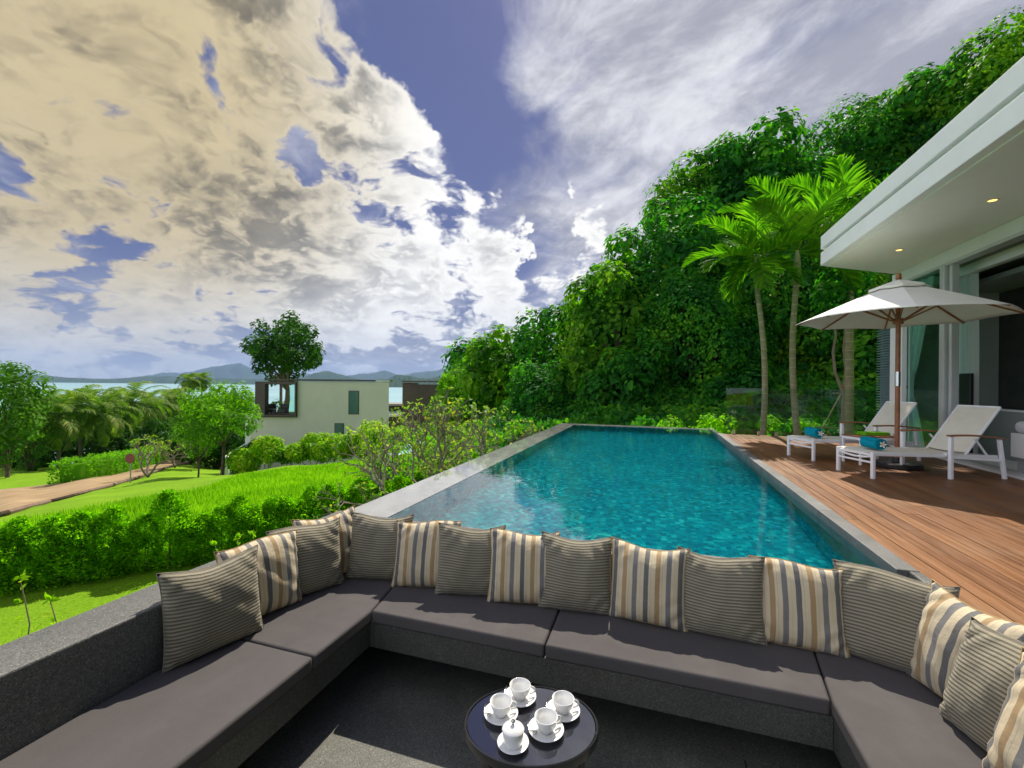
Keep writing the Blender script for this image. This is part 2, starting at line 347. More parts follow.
def tabletop():
    m, t, o = new_mat('black_glass'); b = pbsdf(t, base=(.012, .013, .02), rough=.03, spec=.9, ior=1.6, coat=1.); t.l.new(b.outputs[0], o.inputs[0])
    m, t, o = new_mat('lamp_glow'); b = pbsdf(t, base=(.9, .6, .2), emc=(1., .5, .12), ems=2.2); t.l.new(b.outputs[0], o.inputs[0])
    m, t, o = new_mat('sheer_curtain')
    co = t.node('ShaderNodeTexCoord').outputs['Object']
    d = t.node('ShaderNodeBsdfDiffuse'); t.put(d.inputs[0], (.85, .88, .86)); tr = t.node('ShaderNodeBsdfTranslucent'); t.put(tr.inputs[0], (.8, .84, .82))
    ms = t.node('ShaderNodeMixShader'); ms.inputs[0].default_value = .4; t.l.new(d.outputs[0], ms.inputs[1]); t.l.new(tr.outputs[0], ms.inputs[2]); t.l.new(ms.outputs[0], o.inputs[0])
    m, t, o = new_mat('palm_trunk'); co = t.node('ShaderNodeTexCoord').outputs['Object']
    s = t.node('ShaderNodeSeparateXYZ'); t.l.new(co, s.inputs[0])
    f = t.math('FRACT', t.math('MULTIPLY', t.math('ADD', s.outputs[2], t.math('MULTIPLY', t.noise(co, 3.), .05)), 5.2))
    ring = t.smooth(f, .0, .12)
    hgt = t.smooth(s.outputs[2], .2, 2.6)
    c = t.mix(hgt, (.27, .21, .13), (.13, .19, .035))
    c = t.mix(.5, c, t.ramp(t.noise(co, 9., 5, .7), [(.3, (.10, .085, .05)), (.7, (.36, .30, .17))]))
    c = t.mix(t.math('SUBTRACT', 1., ring), c, (.40, .36, .26))
    b = pbsdf(t, base=c, rough=.7, normal=t.bump(f, .3, .01)); t.l.new(b.outputs[0], o.inputs[0])
tabletop()

# ------------------------------------------------------------------ mesh helper
class MB:
    def __init__(s): s.v = []; s.f = []; s.uv = None
    def quadstrip(s, rings, close=True, caps=True):
        b = len(s.v); n = len(rings[0])
        for r in rings: s.v += [tuple(x) for x in r]
        for i in range(len(rings)-1):
            for j in range(n if close else n-1):
                k = (j+1) % n
                s.f.append((b+i*n+j, b+i*n+k, b+(i+1)*n+k, b+(i+1)*n+j))
        if caps and close:
            s.f.append(tuple(b+j for j in range(n))[::-1]); s.f.append(tuple(b+(len(rings)-1)*n+j for j in range(n)))
        return s
    def box(s, x0, x1, y0, y1, z0, z1):
        return s.quadstrip([[(x0, y0, z0), (x1, y0, z0), (x1, y1, z0), (x0, y1, z0)], [(x0, y0, z1), (x1, y0, z1), (x1, y1, z1), (x0, y1, z1)]])
    def prism(s, poly, z0, z1): return s.quadstrip([[(x, y, z0) for x, y in poly], [(x, y, z1) for x, y in poly]])
    def tube(s, pts, rad, n=8, sq=1.):
        pts = [Vector(p) for p in pts]; rings = []
        if not hasattr(rad, '__len__'): rad = [rad]*len(pts)
        up = None
        for i, p in enumerate(pts):
            t = (pts[min(i+1, len(pts)-1)]-pts[max(i-1, 0)]).normalized()
            if up is None: up = t.orthogonal().normalized() if abs(t.z) > .95 else Vector((0, 0, 1))
            x = t.cross(up)
            if x.length < 1e-4: x = t.orthogonal()
            x.normalize(); y = x.cross(t).normalized(); up = y
            rings.append([p+x*math.cos(a)*rad[i]+y*math.sin(a)*rad[i]*sq for a in [2*math.pi*k/n for k in range(n)]])
        return s.quadstrip(rings)
    def bar(s, a, b, w, h):   # rectangular bar from a to b
        a, b = Vector(a), Vector(b); t = (b-a).normalized(); up = Vector((0, 0, 1)) if abs(t.z) < .95 else Vector((0, 1, 0))
        x = t.cross(up).normalized()*w/2; y = x.cross(t).normalized()*h/2
        return s.quadstrip([[p-x-y, p+x-y, p+x+y, p-x+y] for p in (a, b)])
    def lathe(s, prof, c=(0, 0, 0), n=24, caps=True):
        c = Vector(c)
        return s.quadstrip([[(c.x+r*math.cos(2*math.pi*k/n), c.y+r*math.sin(2*math.pi*k/n), c.z+z) for k in range(n)] for r, z in prof], True, caps)
    def build(s, name, mat, parent=None, smooth=False, bevel=0, seg=2, sub=0, angle=35):
        me = bpy.data.meshes.new(name); me.from_pydata([tuple(x) for x in s.v], [], s.f); me.validate()
        o = bpy.data.objects.new(name, me); COL.objects.link(o)
        me.materials.append(M[mat] if isinstance(mat, str) else mat)
        import bmesh
        if len(s.f) > 1: bm = bmesh.new(); bm.from_mesh(me); bmesh.ops.recalc_face_normals(bm, faces=bm.faces); bm.to_mesh(me); bm.free()
        if smooth: me.shade_smooth() if hasattr(me, 'shade_smooth') else None
        if smooth and smooth != 'all': me.set_sharp_from_angle(angle=R(angle))
        if bevel:
            md = o.modifiers.new('edge', 'BEVEL'); md.width = bevel; md.segments = seg; md.limit_method = 'ANGLE'; md.angle_limit = R(40); md.harden_normals = False
        if sub: md = o.modifiers.new('sub', 'SUBSURF'); md.levels = sub; md.render_levels = sub
        if parent: o.parent = parent
        return o
def tag(o, label=None, cat=None, group=None, kind=None):
    if label: o['label'] = label
    if cat: o['category'] = cat
    if group: o['group'] = group
    if kind: o['kind'] = kind
    return o
def empty(name, loc=(0, 0, 0), rz=0):
    o = bpy.data.objects.new(name, None); COL.objects.link(o); o.location = loc; o.rotation_euler.z = rz; o.empty_display_size = .1
    return o
def kids(o): return [c for c in list(bpy.data.objects) if c.parent == o]
def copy_tree(o, parent=None):
    c = o.copy(); COL.objects.link(c); c.parent = parent
    for ch in kids(o): copy_tree(ch, c)
    return c
def structure(mb, name, mat, **kw): return tag(mb.build(name, mat, **kw), kind='structure')

# numpy leaf meshes -------------------------------------------------
def raw_mesh(name, V, Fc, mat, parent=None, k=4):
    me = bpy.data.meshes.new(name); nf = len(Fc)
    me.vertices.add(len(V)); me.vertices.foreach_set('co', V.astype(np.float32).ravel())
    me.loops.add(nf*k); me.loops.foreach_set('vertex_index', Fc.astype(np.int32).ravel())
    me.polygons.add(nf); me.polygons.foreach_set('loop_start', np.arange(0, nf*k, k, dtype=np.int32))
    me.update(calc_edges=True); me.materials.append(M[mat])
    o = bpy.data.objects.new(name, me); COL.objects.link(o)
    if parent: o.parent = parent
    return o
def norm(a): return a/np.maximum(np.linalg.norm(a, axis=1, keepdims=True), 1e-9)
LEAF = np.array([(0, 0, 0), (.30, .22, .06), (.27, .62, .05), (0, 1, -.08), (-.27, .62, .05), (-.30, .22, .06)])
LEAF4 = np.array([(0, 0, 0), (.26, .42, .05), (0, 1, -.05), (-.26, .42, .05)])
def leaves(P, Ydir, Nrm, size, shape=LEAF, width=1.):
    """P base points, Ydir leaf direction, Nrm face normal, size per leaf"""
    y = norm(Ydir); x = norm(np.cross(y, Nrm)); z = np.cross(x, y)
    S = shape
    V = P[:, None, :] + size[:, None, None]*(S[None, :, 0:1]*width*x[:, None, :] + S[None, :, 1:2]*y[:, None, :] + S[None, :, 2:3]*z[:, None, :])
    n = len(P); m = len(S); b = (np.arange(n)*m)[:, None]
    if m == 6: Fc = np.concatenate([b+np.array([[0, 1, 2, 3]]), b+np.array([[0, 3, 4, 5]])])
    else: Fc = b+np.array([[0, 1, 2, 3]])
    return V.reshape(-1, 3), Fc
def rnd_unit(n, g): return norm(g.normal(size=(n, 3)))
def crown_leaves(g, lumps, n, size, droop=.5, shell=.25, shape=LEAF, width=1., cam_bias=None, dens_pow=1., jit=.55):
    """lumps: array of (x,y,z,r[,sz]); leaves near lump surfaces"""
    L = np.array([l[:4] for l in lumps]); wts = L[:, 3]**2; wts /= wts.sum()
    idx = g.choice(len(L), n, p=wts); d = rnd_unit(n, g)
    r = L[idx, 3]*(1-shell*g.random(n)**1.5*1.2+.08*g.normal(size=n))
    P = L[idx, :3]+d*r[:, None]
    # drop points deep inside other lumps
    keep = np.ones(n, bool)
    for l in L:
        dist = np.linalg.norm(P-l[:3], axis=1); keep &= dist > l[3]*.72
    if cam_bias is not None:
        keep &= (np.einsum('ij,ij->i', d, norm(-P)) > -.45) | (g.random(n) < .25)
    P = P[keep]; d = d[keep]; n = len(P)
    nr = norm(d+rnd_unit(n, g)*jit+np.array([0, 0, .35])); yd = rnd_unit(n, g)+np.array([0, 0, -droop])+d*.25
    yd = yd-np.einsum('ij,ij->i', yd, nr)[:, None]*nr
    return leaves(P, yd, nr, size*(.6+.8*g.random(n)), shape, width)

# ------------------------------------------------------------------ terrain
TD = [0, 4, 7, 10, 14, 18, 22, 26, 31, 36, 42, 50, 62, 80, 110, 150, 220, 400]
def az_of(u): return math.degrees(YAW-math.atan((u-512)/F))
TPROF = {   # azimuth (deg left of +Y): heights at TD
 -180: [-3, -3, -3, -3, -3, -3, -3, -3, -3, -3, -3, -3, -3, -5, -10, -20, -30, -30],
 -95: [-3, -3, -3, -3, -2, 1, 3, 6, 9, 12, 15, 19, 24, 30, 35, 38, 40, 30],
 -45: [-3, -3, -2.4, -1.8, -.5, 3, 5, 7, 10, 13, 16, 20, 26, 32, 36, 38, 40, 30],
 -22: [-3, -3, -3, -2.2, -1.2, .5, 3, 6, 9, 12, 15, 18, 22, 27, 30, 30, 20, 5],
 -5: [-3, -3, -3, -3, -1.7, -.5, 1.5, 4, 6.5, 8.5, 10, 12, 14, 15, 14, 10, 0, -20],
 az_of(590): [-3, -3, -3, -3, -2, -1.3, .2, 2, 4, 5, 6, 6.5, 6, 4, 0, -10, -25, -50],
 az_of(520): [-3, -3, -3, -3, -2.3, -2, -1.6, -.5, .6, 1, .8, 0, -2, -6, -14, -26, -42, -55],
 az_of(460): [-3, -3, -3, -3, -3, -3, -3, -3, -3, -3.1, -3.6, -4.6, -6.5, -10, -22, -33, -48, -60],
 az_of(400): [-3, -3, -3.05, -3.1, -3.3, -3.5, -3.8, -4.3, -5.1, -5.9, -7, -8.4, -10.5, -14, -26, -36, -50, -60],
 az_of(300): [-3, -3, -3.05, -3.15, -3.5, -3.85, -4.2, -4.9, -6.3, -7.3, -8.5, -9.2, -10.6, -14.2, -28, -38, -52, -60],
 az_of(225): [-3, -3, -3.05, -3.2, -3.6, -4.0, -4.7, -5.6, -6.6, -7.3, -8.4, -9.2, -10.6, -14.2, -28, -38, -52, -60],
 az_of(170): [-3, -3, -3.05, -3.2, -3.65, -4.3, -4.95, -5.6, -6.4, -7.1, -7.7, -9.0, -10.6, -14.2, -28, -38, -52, -60],
 az_of(100): [-3, -3, -3.05, -3.25, -3.8, -4.65, -5.35, -6.1, -6.75, -7.3, -8.0, -9.2, -10.6, -14.2, -28, -38, -52, -60],
 az_of(30): [-3, -3, -3.05, -3.3, -4.1, -5.15, -5.9, -6.6, -7.2, -7.7, -8.4, -10, -14, -20, -28, -38, -52, -60],
 az_of(-40): [-3, -3, -3.05, -3.3, -4.4, -5.5, -6.2, -6.8, -7.4, -7.9, -8.6, -10, -14, -20, -28, -38, -52, -60],
 100: [-3, -3, -3, -3.1, -3.8, -4.6, -5.3, -6, -6.8, -7.3, -8, -9.5, -12, -17, -24, -34, -48, -60],
 180: [-3, -3, -3, -3, -3, -3, -3, -3, -3, -3, -3, -3, -3, -5, -10, -20, -30, -30]}
TA = sorted(TPROF)
TMAT = np.array([TPROF[a] for a in TA])
def terr(x, y):
    """x,y arrays -> height; the table's distances are measured along the camera's forward axis inside the view"""
    x = np.atleast_1d(np.asarray(x, float)); y = np.atleast_1d(np.asarray(y, float))
    r = np.hypot(x, y); az = np.degrees(np.arctan2(-x, y)); fd = -x*math.sin(YAW)+y*math.cos(YAW)
    dd = np.maximum(fd, r*.66)
    i = np.clip(np.searchsorted(TA, az, side='right')-1, 0, len(TA)-2)
    a0 = np.array(TA)[i]; a1 = np.array(TA)[i+1]; t = np.clip((az-a0)/(a1-a0), 0, 1); t = t*t*(3-2*t)
    j = np.clip(np.searchsorted(TD, dd, side='right')-1, 0, len(TD)-2); d0 = np.array(TD, float)[j]; d1 = np.array(TD, float)[j+1]
    s = np.clip((dd-d0)/(d1-d0), 0, 1)
    z = (TMAT[i, j]*(1-s)+TMAT[i, j+1]*s)*(1-t)+(TMAT[i+1, j]*(1-s)+TMAT[i+1, j+1]*s)*t
    return z
def tz(x, y): return float(terr(x, y)[0])
def ground_at(u, v, d0=5, d1=90):
    r = pray(u, v); d = d0
    while d < d1:
        p = r*d
        if p.z < tz(p.x, p.y): return Vector((p.x, p.y, tz(p.x, p.y)))
        d += .05
    return Vector((r.x*d1, r.y*d1, tz(r.x*d1, r.y*d1)))
rad = np.concatenate([np.linspace(1.5, 14, 40), np.geomspace(14.5, 400, 90)]); ang = np.radians(np.arange(0, 360, 1.25))
RR, AA = np.meshgrid(rad, ang, indexing='ij'); X = -np.sin(AA)*RR; Y = np.cos(AA)*RR
AZ = (np.degrees(AA)+180) % 360-180
Z = terr(X.ravel(), Y.ravel()).reshape(X.shape)+.05*np.sin(X*.9)*np.cos(Y*.7)
V = np.stack([X, Y, Z], -1).reshape(-1, 3); nr_, na_ = X.shape
ii, jj = np.meshgrid(np.arange(nr_-1), np.arange(na_), indexing='ij'); k2 = (jj+1) % na_
Fc = np.stack([ii*na_+jj, (ii+1)*na_+jj, (ii+1)*na_+k2, ii*na_+k2], -1).reshape(-1, 4)
g_o = raw_mesh('ground', V, Fc, 'garden_ground'); g_o.data.shade_smooth(); tag(g_o, kind='structure')

mb = MB(); mb.v = [(-30000, -2000, -41), (30000, -2000, -41), (30000, 40000, -41), (-30000, 40000, -41)]; mb.f = [(0, 1, 2, 3)]
structure(mb, 'sea', 'sea_water')

# distant hills: ridges with thickness, each a band of terrain across the bay
def ridge(name, pts, dist, depth, seed):
    us = np.array([p[0] for p in pts], float); vs = np.array([p[1] for p in pts], float)
    U = np.linspace(us[0], us[-1], 220); g = np.random.default_rng(seed)
    Vv = np.interp(U, us, vs)
    wob = sum(np.sin(U*fq+g.random()*6)*am for fq, am in ((.21, .35), (.47, .22), (.9, .15), (1.9, .10)))
    Vv = Vv+wob*np.clip((379.5+.0095*(U-50)-Vv)/5, 0, 1)
    prof = [(0, 0), (.2, .35), (.4, .72), (.55, 1), (.8, .5), (1, 0)]
    rows = []
    for q, (a, b) in enumerate(prof):
        rows.append([])
        for u, v in zip(U, Vv):
            r = pray(u, v); top = max(r.z*dist, -38); rr = dist+depth*(a-.55)
            jig = 1+.25*math.sin(u*.33+q*2.1)+.12*math.sin(u*1.3+q)
            rows[-1].append((r.x*rr, r.y*rr, -41.5+(top+41.5)*(b if b in (0, 1) else b*jig)))
    mb = MB(); mb.quadstrip(rows, close=False); o = structure(mb, name, 'hill_forest', smooth='all'); return o
ridge('hills', [(-60, 372), (20, 373), (50, 376), (75, 378), (110, 379), (150, 376), (200, 377.5), (260, 379.5), (300, 378), (315, 373), (330, 371.5), (350, 377), (365, 380), (390, 379), (420, 379), (470, 378), (520, 381)], 7000, 1500, 3)
ridge('hills', [(120, 379), (150, 375.5), (165, 372), (180, 373.5), (195, 370.5), (212, 367), (226, 364.5), (240, 363.5), (252, 368), (262, 373), (280, 377), (296, 376), (320, 372), (326, 370.5), (345, 376), (372, 373), (383, 370.5), (400, 375), (430, 371), (445, 369), (470, 366), (520, 372), (560, 378)], 13000, 2500, 5)
ridge('hills', [(385, 380), (396, 375), (410, 376), (428, 379), (450, 374), (480, 376), (520, 381)], 4500, 900, 8)

# air between here and the far hills
hzb = MB().box(-20000, 20000, -2600, 20500, -43, 900); ho = hzb.build('haze', 'soil'); ho.data.materials.clear()
hm, ht, hout = new_mat('sea_air'); pv = ht.node('ShaderNodeVolumePrincipled'); pv.inputs['Color'].default_value = (.42, .62, 1., 1)
pv.inputs['Density'].default_value = 4.5e-5; ht.l.new(pv.outputs[0], hout.inputs['Volume'])
ho.data.materials.append(hm); tag(ho, kind='stuff', label='pale sea air that fades the far hills blue')

# road, strip draped over the terrain
def drape(name, near, far, mat, lift, n=60, m=10, th=0):
    nu = np.array(near, float); fu = np.array(far, float)
    ts = np.linspace(0, 1, n)
    def samp(a): s = np.linspace(0, 1, len(a)); return np.stack([np.interp(ts, s, a[:, 0]), np.interp(ts, s, a[:, 1])], -1)
    A = samp(nu); B = samp(fu); rows = []
    for k in range(n):
        a = ground_at(*A[k]); b = ground_at(*B[k]); row = []
        for q in range(m):
            p = a.lerp(b, q/(m-1)); row.append((p.x, p.y, tz(p.x, p.y)+lift))
        rows.append(row)
    mb = MB(); mb.quadstrip(rows, close=False); return structure(mb, name, mat, smooth='all'), rows
ro, rows = drape('dirt_road', [(-60, 531), (0, 517), (35, 507), (68, 498.6), (95, 491), (117, 485), (145, 476), (170, 467), (205, 461)], [(-60, 495), (0, 490.5), (30, 487.5), (59, 484), (90, 477), (125, 469), (142, 464), (158, 458.5), (190, 452)], 'dirt_road', .06)
kb = MB(); kb.tube([Vector(r[0])+Vector((0, 0, .0)) for r in rows], .09, 6); structure(kb, 'road_kerb', 'kerb_concrete')

# ------------------------------------------------------------------ terrace, pool
WT = -1.02; SEAT = -1.375; FLOOR = -1.75; WAT = -1.05; DECK = -1.0
structure(MB().box(-2.11, 1.31, -3.2, 2.74, FLOOR-.3, FLOOR), 'lounge_floor', 'floor_stone')
fj = MB()
for x in (.42,): fj.box(x-.003, x+.003, -3.19, 2.3, FLOOR+.001, FLOOR+.0015)
def wall(name, mb, label, mat='washed_stone', bev=.008):
    o = mb.build(name, mat, bevel=bev); return tag(o, label, 'wall')
wall('stone_wall', MB().prism([(-2.38, -3.2), (-2.13, -3.2), (-2.13, 2.75), (-2.16, 2.93), (-2.38, 2.93)], -3.6, WT), 'grey speckled stone parapet wall along the garden side of the sunken seating')
wall('stone_wall', MB().box(-2.155, 1.262, 2.752, 2.93, -3.4, WT-.012), 'low stone wall behind the row of cushions, holding back the pool')
wall('stone_wall', MB().box(1.32, 1.378, -3.2, 2.93, -3.4, -.99), 'stone wall between the sunken seating and the timber deck')
cpm = MB()
for k in range(6): cpm.box(1.268, 1.376, 2.935+k*1.1975+.0015, 2.935+(k+1)*1.1975-.0015, -1.6, -.99)
structure(cpm, 'pool_coping', 'coping_stone', bevel=.006)
structure(MB().box(1.272, 1.366, 10.125, 11.77, -1.9, -1.02), 'pool_rim', 'wet_stone')
structure(MB().box(-2.37, 1.366, 11.42, 11.78, -3.6, -1.047), 'pool_rim', 'wet_stone')
structure(MB().box(-2.37, -1.962, 2.935, 11.415, -3.6, -1.047), 'pool_rim', 'wet_stone')
pf = MB(); pz = -2.05
pf.v = [(-1.96, 2.932, -2.), (1.27, 2.932, -2.), (1.27, 11.418, -2.), (-1.96, 11.418, -2.), (-1.96, 2.932, -1.063), (1.27, 2.932, -1.063), (1.27, 11.418, -1.063), (-1.96, 11.418, -1.063)]
pf.f = [(0, 1, 2, 3), (0, 4, 5, 1), (1, 5, 6, 2), (2, 6, 7, 3), (3, 7, 4, 0)]
basin = structure(pf, 'pool_basin', 'pool_mosaic')
wm = MB(); wm.v = [(-1.964, 2.934, WAT), (1.267, 2.934, WAT), (1.267, 11.422, WAT), (-1.964, 11.422, WAT)]; wm.f = [(0, 1, 2, 3)]
wo = structure(wm, 'pool_water', 'pool_water')

# deck of long boards
dk = MB(); x = 1.383; i = 0; g = random.Random(3)
while x < 3.83:
    y = -3.2-g.random()*2
    while y < 10.12:
        L = 1.9+g.random()*1.6; y1 = min(y+L, 10.12)
        dk.box(x, x+.098, max(y, -3.2)+.0015, y1-.0015, DECK-.03, DECK+g.random()*.0012); y = y1
    x += .103
structure(dk, 'deck', 'deck_wood', bevel=.0015, seg=1)
structure(MB().box(1.379, 3.86, -3.2, 10.13, -1.6, DECK-.034), 'deck_base', 'black_plastic')
structure(MB().box(1.379, 3.9, 10.135, 10.22, -1.7, DECK-.02), 'deck_edge', 'coping_stone')

# built-in bench
b = MB()
for (x0, x1, y0, y1) in ((-2.128, -1.54, -3.1, 2.748), (-1.54, .725, 2.16, 2.748), (.725, 1.318, -3.1, 2.748)): b.box(x0, x1, y0, y1, -1.515, SEAT)
bench = b.build('built_in_bench', 'bench_stone', bevel=.004); tag(bench, 'floating u-shaped stone bench built round the sunken seating floor', 'bench')
bp = MB()
for (x0, x1, y0, y1) in ((-2.126, -2.0, -3.0, 2.74), (-2.0, 1.2, 2.62, 2.74), (1.2, 1.316, -3.0, 2.74)): bp.box(x0, x1, y0, y1, FLOOR+.001, -1.517)
bp.build('plinth', 'bench_stone', bench)

# seat cushions
def seat_cushion(poly, label):
    mb = MB().prism(poly, SEAT+.002, -1.302)
    o = mb.build('seat_cushion', 'cushion_fabric', smooth=True, bevel=.014, seg=4, angle=50)
    tag(o, label, 'seat cushion', 'charcoal seat pads on the stone bench')
    pp = MB(); loop = [(x, y, -1.308) for x, y in poly]; cx = sum(p[0] for p in loop)/len(loop); cy = sum(p[1] for p in loop)/len(loop)
    loop = [(p[0]+(cx-p[0])*.012/max(.1, abs(cx-p[0])), p[1]+(cy-p[1])*.012/max(.1, abs(cy-p[1])), p[2]) for p in loop]
    pp.tube(loop+[loop[0]], .0035, 6); pp.build('piping', 'cushion_fabric', o, smooth='all')
    return o
seat_cushion([(-2.12, -1.4), (-1.528, -1.4), (-1.528, .2), (-2.12, .2)], 'dark grey seat pad on the garden-side bench at the bottom edge of the photo')
seat_cushion([(-2.12, .206), (-1.528, .206), (-1.528, 1.705), (-2.12, 1.705)], 'long dark grey seat pad of the garden-side bench, in front of the first ribbed cushion')
seat_cushion([(-2.12, 1.711), (-1.528, 1.711), (-1.528, 2.15), (-1.60, 2.56), (-1.66, 2.735), (-2.12, 2.735)], 'short dark grey seat pad filling the garden-side corner of the bench')
seat_cushion([(-1.522, 2.15), (-.513, 2.15), (-.513, 2.735), (-1.655, 2.735), (-1.594, 2.56)], 'dark grey seat pad along the pool, nearer the garden corner')
seat_cushion([(-.507, 2.15), (.711, 2.15), (.79, 2.735), (-.507, 2.735)], 'dark grey seat pad along the pool, nearer the deck corner')
seat_cushion([(.717, -1.2), (1.31, -1.2), (1.31, 2.735), (.796, 2.735), (.717, 2.15)], 'dark grey seat pad of the bench below the timber deck')

# throw pillows
def pillow_mesh(name, mat, wd=.43, ht=.42, th=.15, seed=0):
    g = np.random.default_rng(seed); n = 30
    fr = g.random(8)*6
    V = []; UVs = []
    for side in (1, -1):
        for j in range(n+1):
            for i in range(n+1):
                a = -1+2*i/n; c = -1+2*j/n
                e = (1-abs(a)**2.6)*(1-abs(c)**2.6); t = th/2*max(e, 0)**.52
                sa = 1-.045*(1-c*c)**1.0*abs(a)**1.5; sc = 1-.045*(1-a*a)*abs(c)**1.5
                crn = (abs(a)*abs(c))**5
                wr = .010*math.sin(9*a+fr[0]+4*c)*math.sin(6*c+fr[1])*e+.010*math.sin(3.1*a+fr[2])*math.sin(2.7*c+fr[3])*e
                # creases running in from the corners
                cr_ = .014*math.sin(22*(a*c)+fr[4])*(abs(a*c))**1.2*(1-crn)
                dent = -.022*math.exp(-((a-.1*math.sin(fr[5]))**2)*6-((c-.85)**2)*9)
                V.append((a*wd/2*sa*(1+.035*crn), side*(t+wr*.6+cr_+dent*.4) if e > 0 else 0, c*ht/2*sc*(1+.035*crn)+.012*math.sin(3*a+fr[6])*(c+1)/2)); UVs.append((.5+a/2, .5+c/2))
    m = (n+1)**2; Fs = []
    for s_ in (0, 1):
        for j in range(n):
            for i in range(n):
                q = [s_*m+j*(n+1)+i, s_*m+j*(n+1)+i+1, s_*m+(j+1)*(n+1)+i+1, s_*m+(j+1)*(n+1)+i]
                Fs.append(tuple(q if s_ else q[::-1]))
    me = bpy.data.meshes.new(name); me.from_pydata(V, [], Fs)
    uv = me.uv_layers.new(name='UVMap')
    for li, l in enumerate(me.loops): uv.data[li].uv = UVs[l.vertex_index]
    import bmesh
    bm = bmesh.new(); bm.from_mesh(me); bmesh.ops.remove_doubles(bm, verts=bm.verts, dist=.0005); bmesh.ops.recalc_face_normals(bm, faces=bm.faces); bm.to_mesh(me); bm.free()
    me.materials.append(M[mat]); me.shade_smooth(); return me
def pillow_piping(o, mat, wd=.43, ht=.42, me=None, ph=0.):
    pts = []
    vs = me.vertices
    for k in range(4):
        for q in range(14):
            s = -1+2*q/14
            a, c = [(s, -1), (1, s), (-s, 1), (-1, -s)][k]
            sa = 1-.045*(1-c*c)*abs(a)**1.5; sc = 1-.045*(1-a*a)*abs(c)**1.5; crn = (abs(a)*abs(c))**5
            pts.append((a*wd/2*sa*(1+.035*crn), 0, c*ht/2*sc*(1+.035*crn)+.012*math.sin(3*a+ph)*(c+1)/2))
    mb = MB(); mb.tube(pts+[pts[0]], .0028, 5); p = mb.build('piping', mat, o, smooth='all'); return p
simple('gold_cord', (.40, .26, .10), .7, .2, 20.); simple('taupe_cord', (.26, .23, .17), .8, .2, 20.)
def pillow(kind, bl, br, lean, label, ht=.42, seed=0, wd=None, roll=0):
    """bl, br: front bottom corners on the seat as seen from the camera side; lean back in degrees"""
    bl = Vector((*bl, 0)); br = Vector((*br, 0)); x = (br-bl).normalized(); wid = wd or .43
    nback = Vector((-x.y, x.x, 0))     # away from the sitter
    nm = 'striped_cushion' if kind == 's' else 'ribbed_cushion'; mt = 'striped_fabric' if kind == 's' else 'ribbed_fabric'
    me = pillow_mesh(nm, mt, wid, ht, .175+.02*math.sin(seed), seed)
    o = bpy.data.objects.new(nm, me); COL.objects.link(o)
    up = (Vector((0, 0, 1))*math.cos(R(lean))+nback*math.sin(R(lean))); yv = up.cross(x)
    rm = Matrix.Rotation(R(roll), 3, 'Y')
    Mx = Matrix((x, yv, up)).transposed() @ rm
    c = bl+x*wid/2+up*(ht/2*.985)+nback*.055; c.z = -1.302+ht/2*math.cos(R(lean))*.97-.002
    o.matrix_world = Matrix.Translation(c) @ Mx.to_4x4()
    pillow_piping(o, 'gold_cord' if kind == 's' else 'taupe_cord', wid, ht, me, (np.random.default_rng(seed).random(8)*6)[6])
    tag(o, label, 'cushion', 'striped throw cushions on the bench' if kind == 's' else 'ribbed throw cushions on the bench')
    return o
pillow('r', (-2.02, 1.385), (-1.90, 1.80), 10, 'ribbed taupe cushion standing alone nearest the bottom of the garden-side bench', seed=1, ht=.42)
pillow('s', (-2.07, 1.70), (-1.945, 2.10), 11, 'striped cushion tucked behind the first ribbed one on the garden-side bench', seed=2, ht=.42)
pillow('r', (-2.06, 1.99), (-1.885, 2.33), 11, 'ribbed taupe cushion on the short corner pad of the garden-side bench', seed=3, ht=.42)
pillow('s', (-2.06, 2.20), (-1.92, 2.56), 11, 'striped cushion leaning in the garden-side corner against the parapet', seed=4, ht=.42)
Bk = [('r', -1.93, 2.405, 14, 'ribbed cushion at the pool-side corner, first of the row along the pool'),
      ('s', -1.575, 2.405, 15, 'striped cushion second in the pool row, right of the corner ribbed one'),
      ('r', -1.265, 2.405, 14, 'ribbed cushion between the two striped ones at the garden end of the pool row'),
      ('s', -.925, 2.42, 12, 'striped cushion standing straight in front of the white sky reflection'),
      ('r', -.625, 2.455, 5, 'ribbed cushion at the seam between the two poolside pads'),
      ('s', -.238, 2.49, -5, 'striped cushion with a creased corner, middle of the deck half of the pool row'),
      ('r', .13, 2.475, -4, 'ribbed cushion between the creased striped one and the deck-corner striped one'),
      ('s', .49, 2.49, -3, 'striped cushion beside the seam of the deck corner, last of the pool row')]
for i, (k, x, y, yw, lab) in enumerate(Bk):
    dx = Vector((math.cos(R(yw)), math.sin(R(yw))))
    if i == 7: pass
    pillow(k, (x, y), (x+dx.x*.4, y+dx.y*.4), 15+1.5*math.sin(i*2), lab, seed=10+i, ht=.41, wd=.42 if i < 4 else .415, roll=1.2*math.sin(i*3.1))
pillow('r', (.835, 2.53), (1.20, 2.38), 16, 'ribbed cushion filling the deck-side corner of the bench', seed=21, ht=.43, wd=.45)
pillow('s', (1.06, 2.46), (1.19, 2.07), 16, 'striped cushion on the deck-side bench, between two ribbed ones', seed=22, ht=.43)
pillow('r', (1.05, 2.20), (1.13, 1.86), 17, 'pale ribbed cushion on the deck-side bench at the right border', seed=23, ht=.42, wd=.42)
pillow('s', (1.03, 1.925), (1.12, 1.53), 17, 'striped cushion cut by the lower right corner of the photo', seed=24, ht=.43)

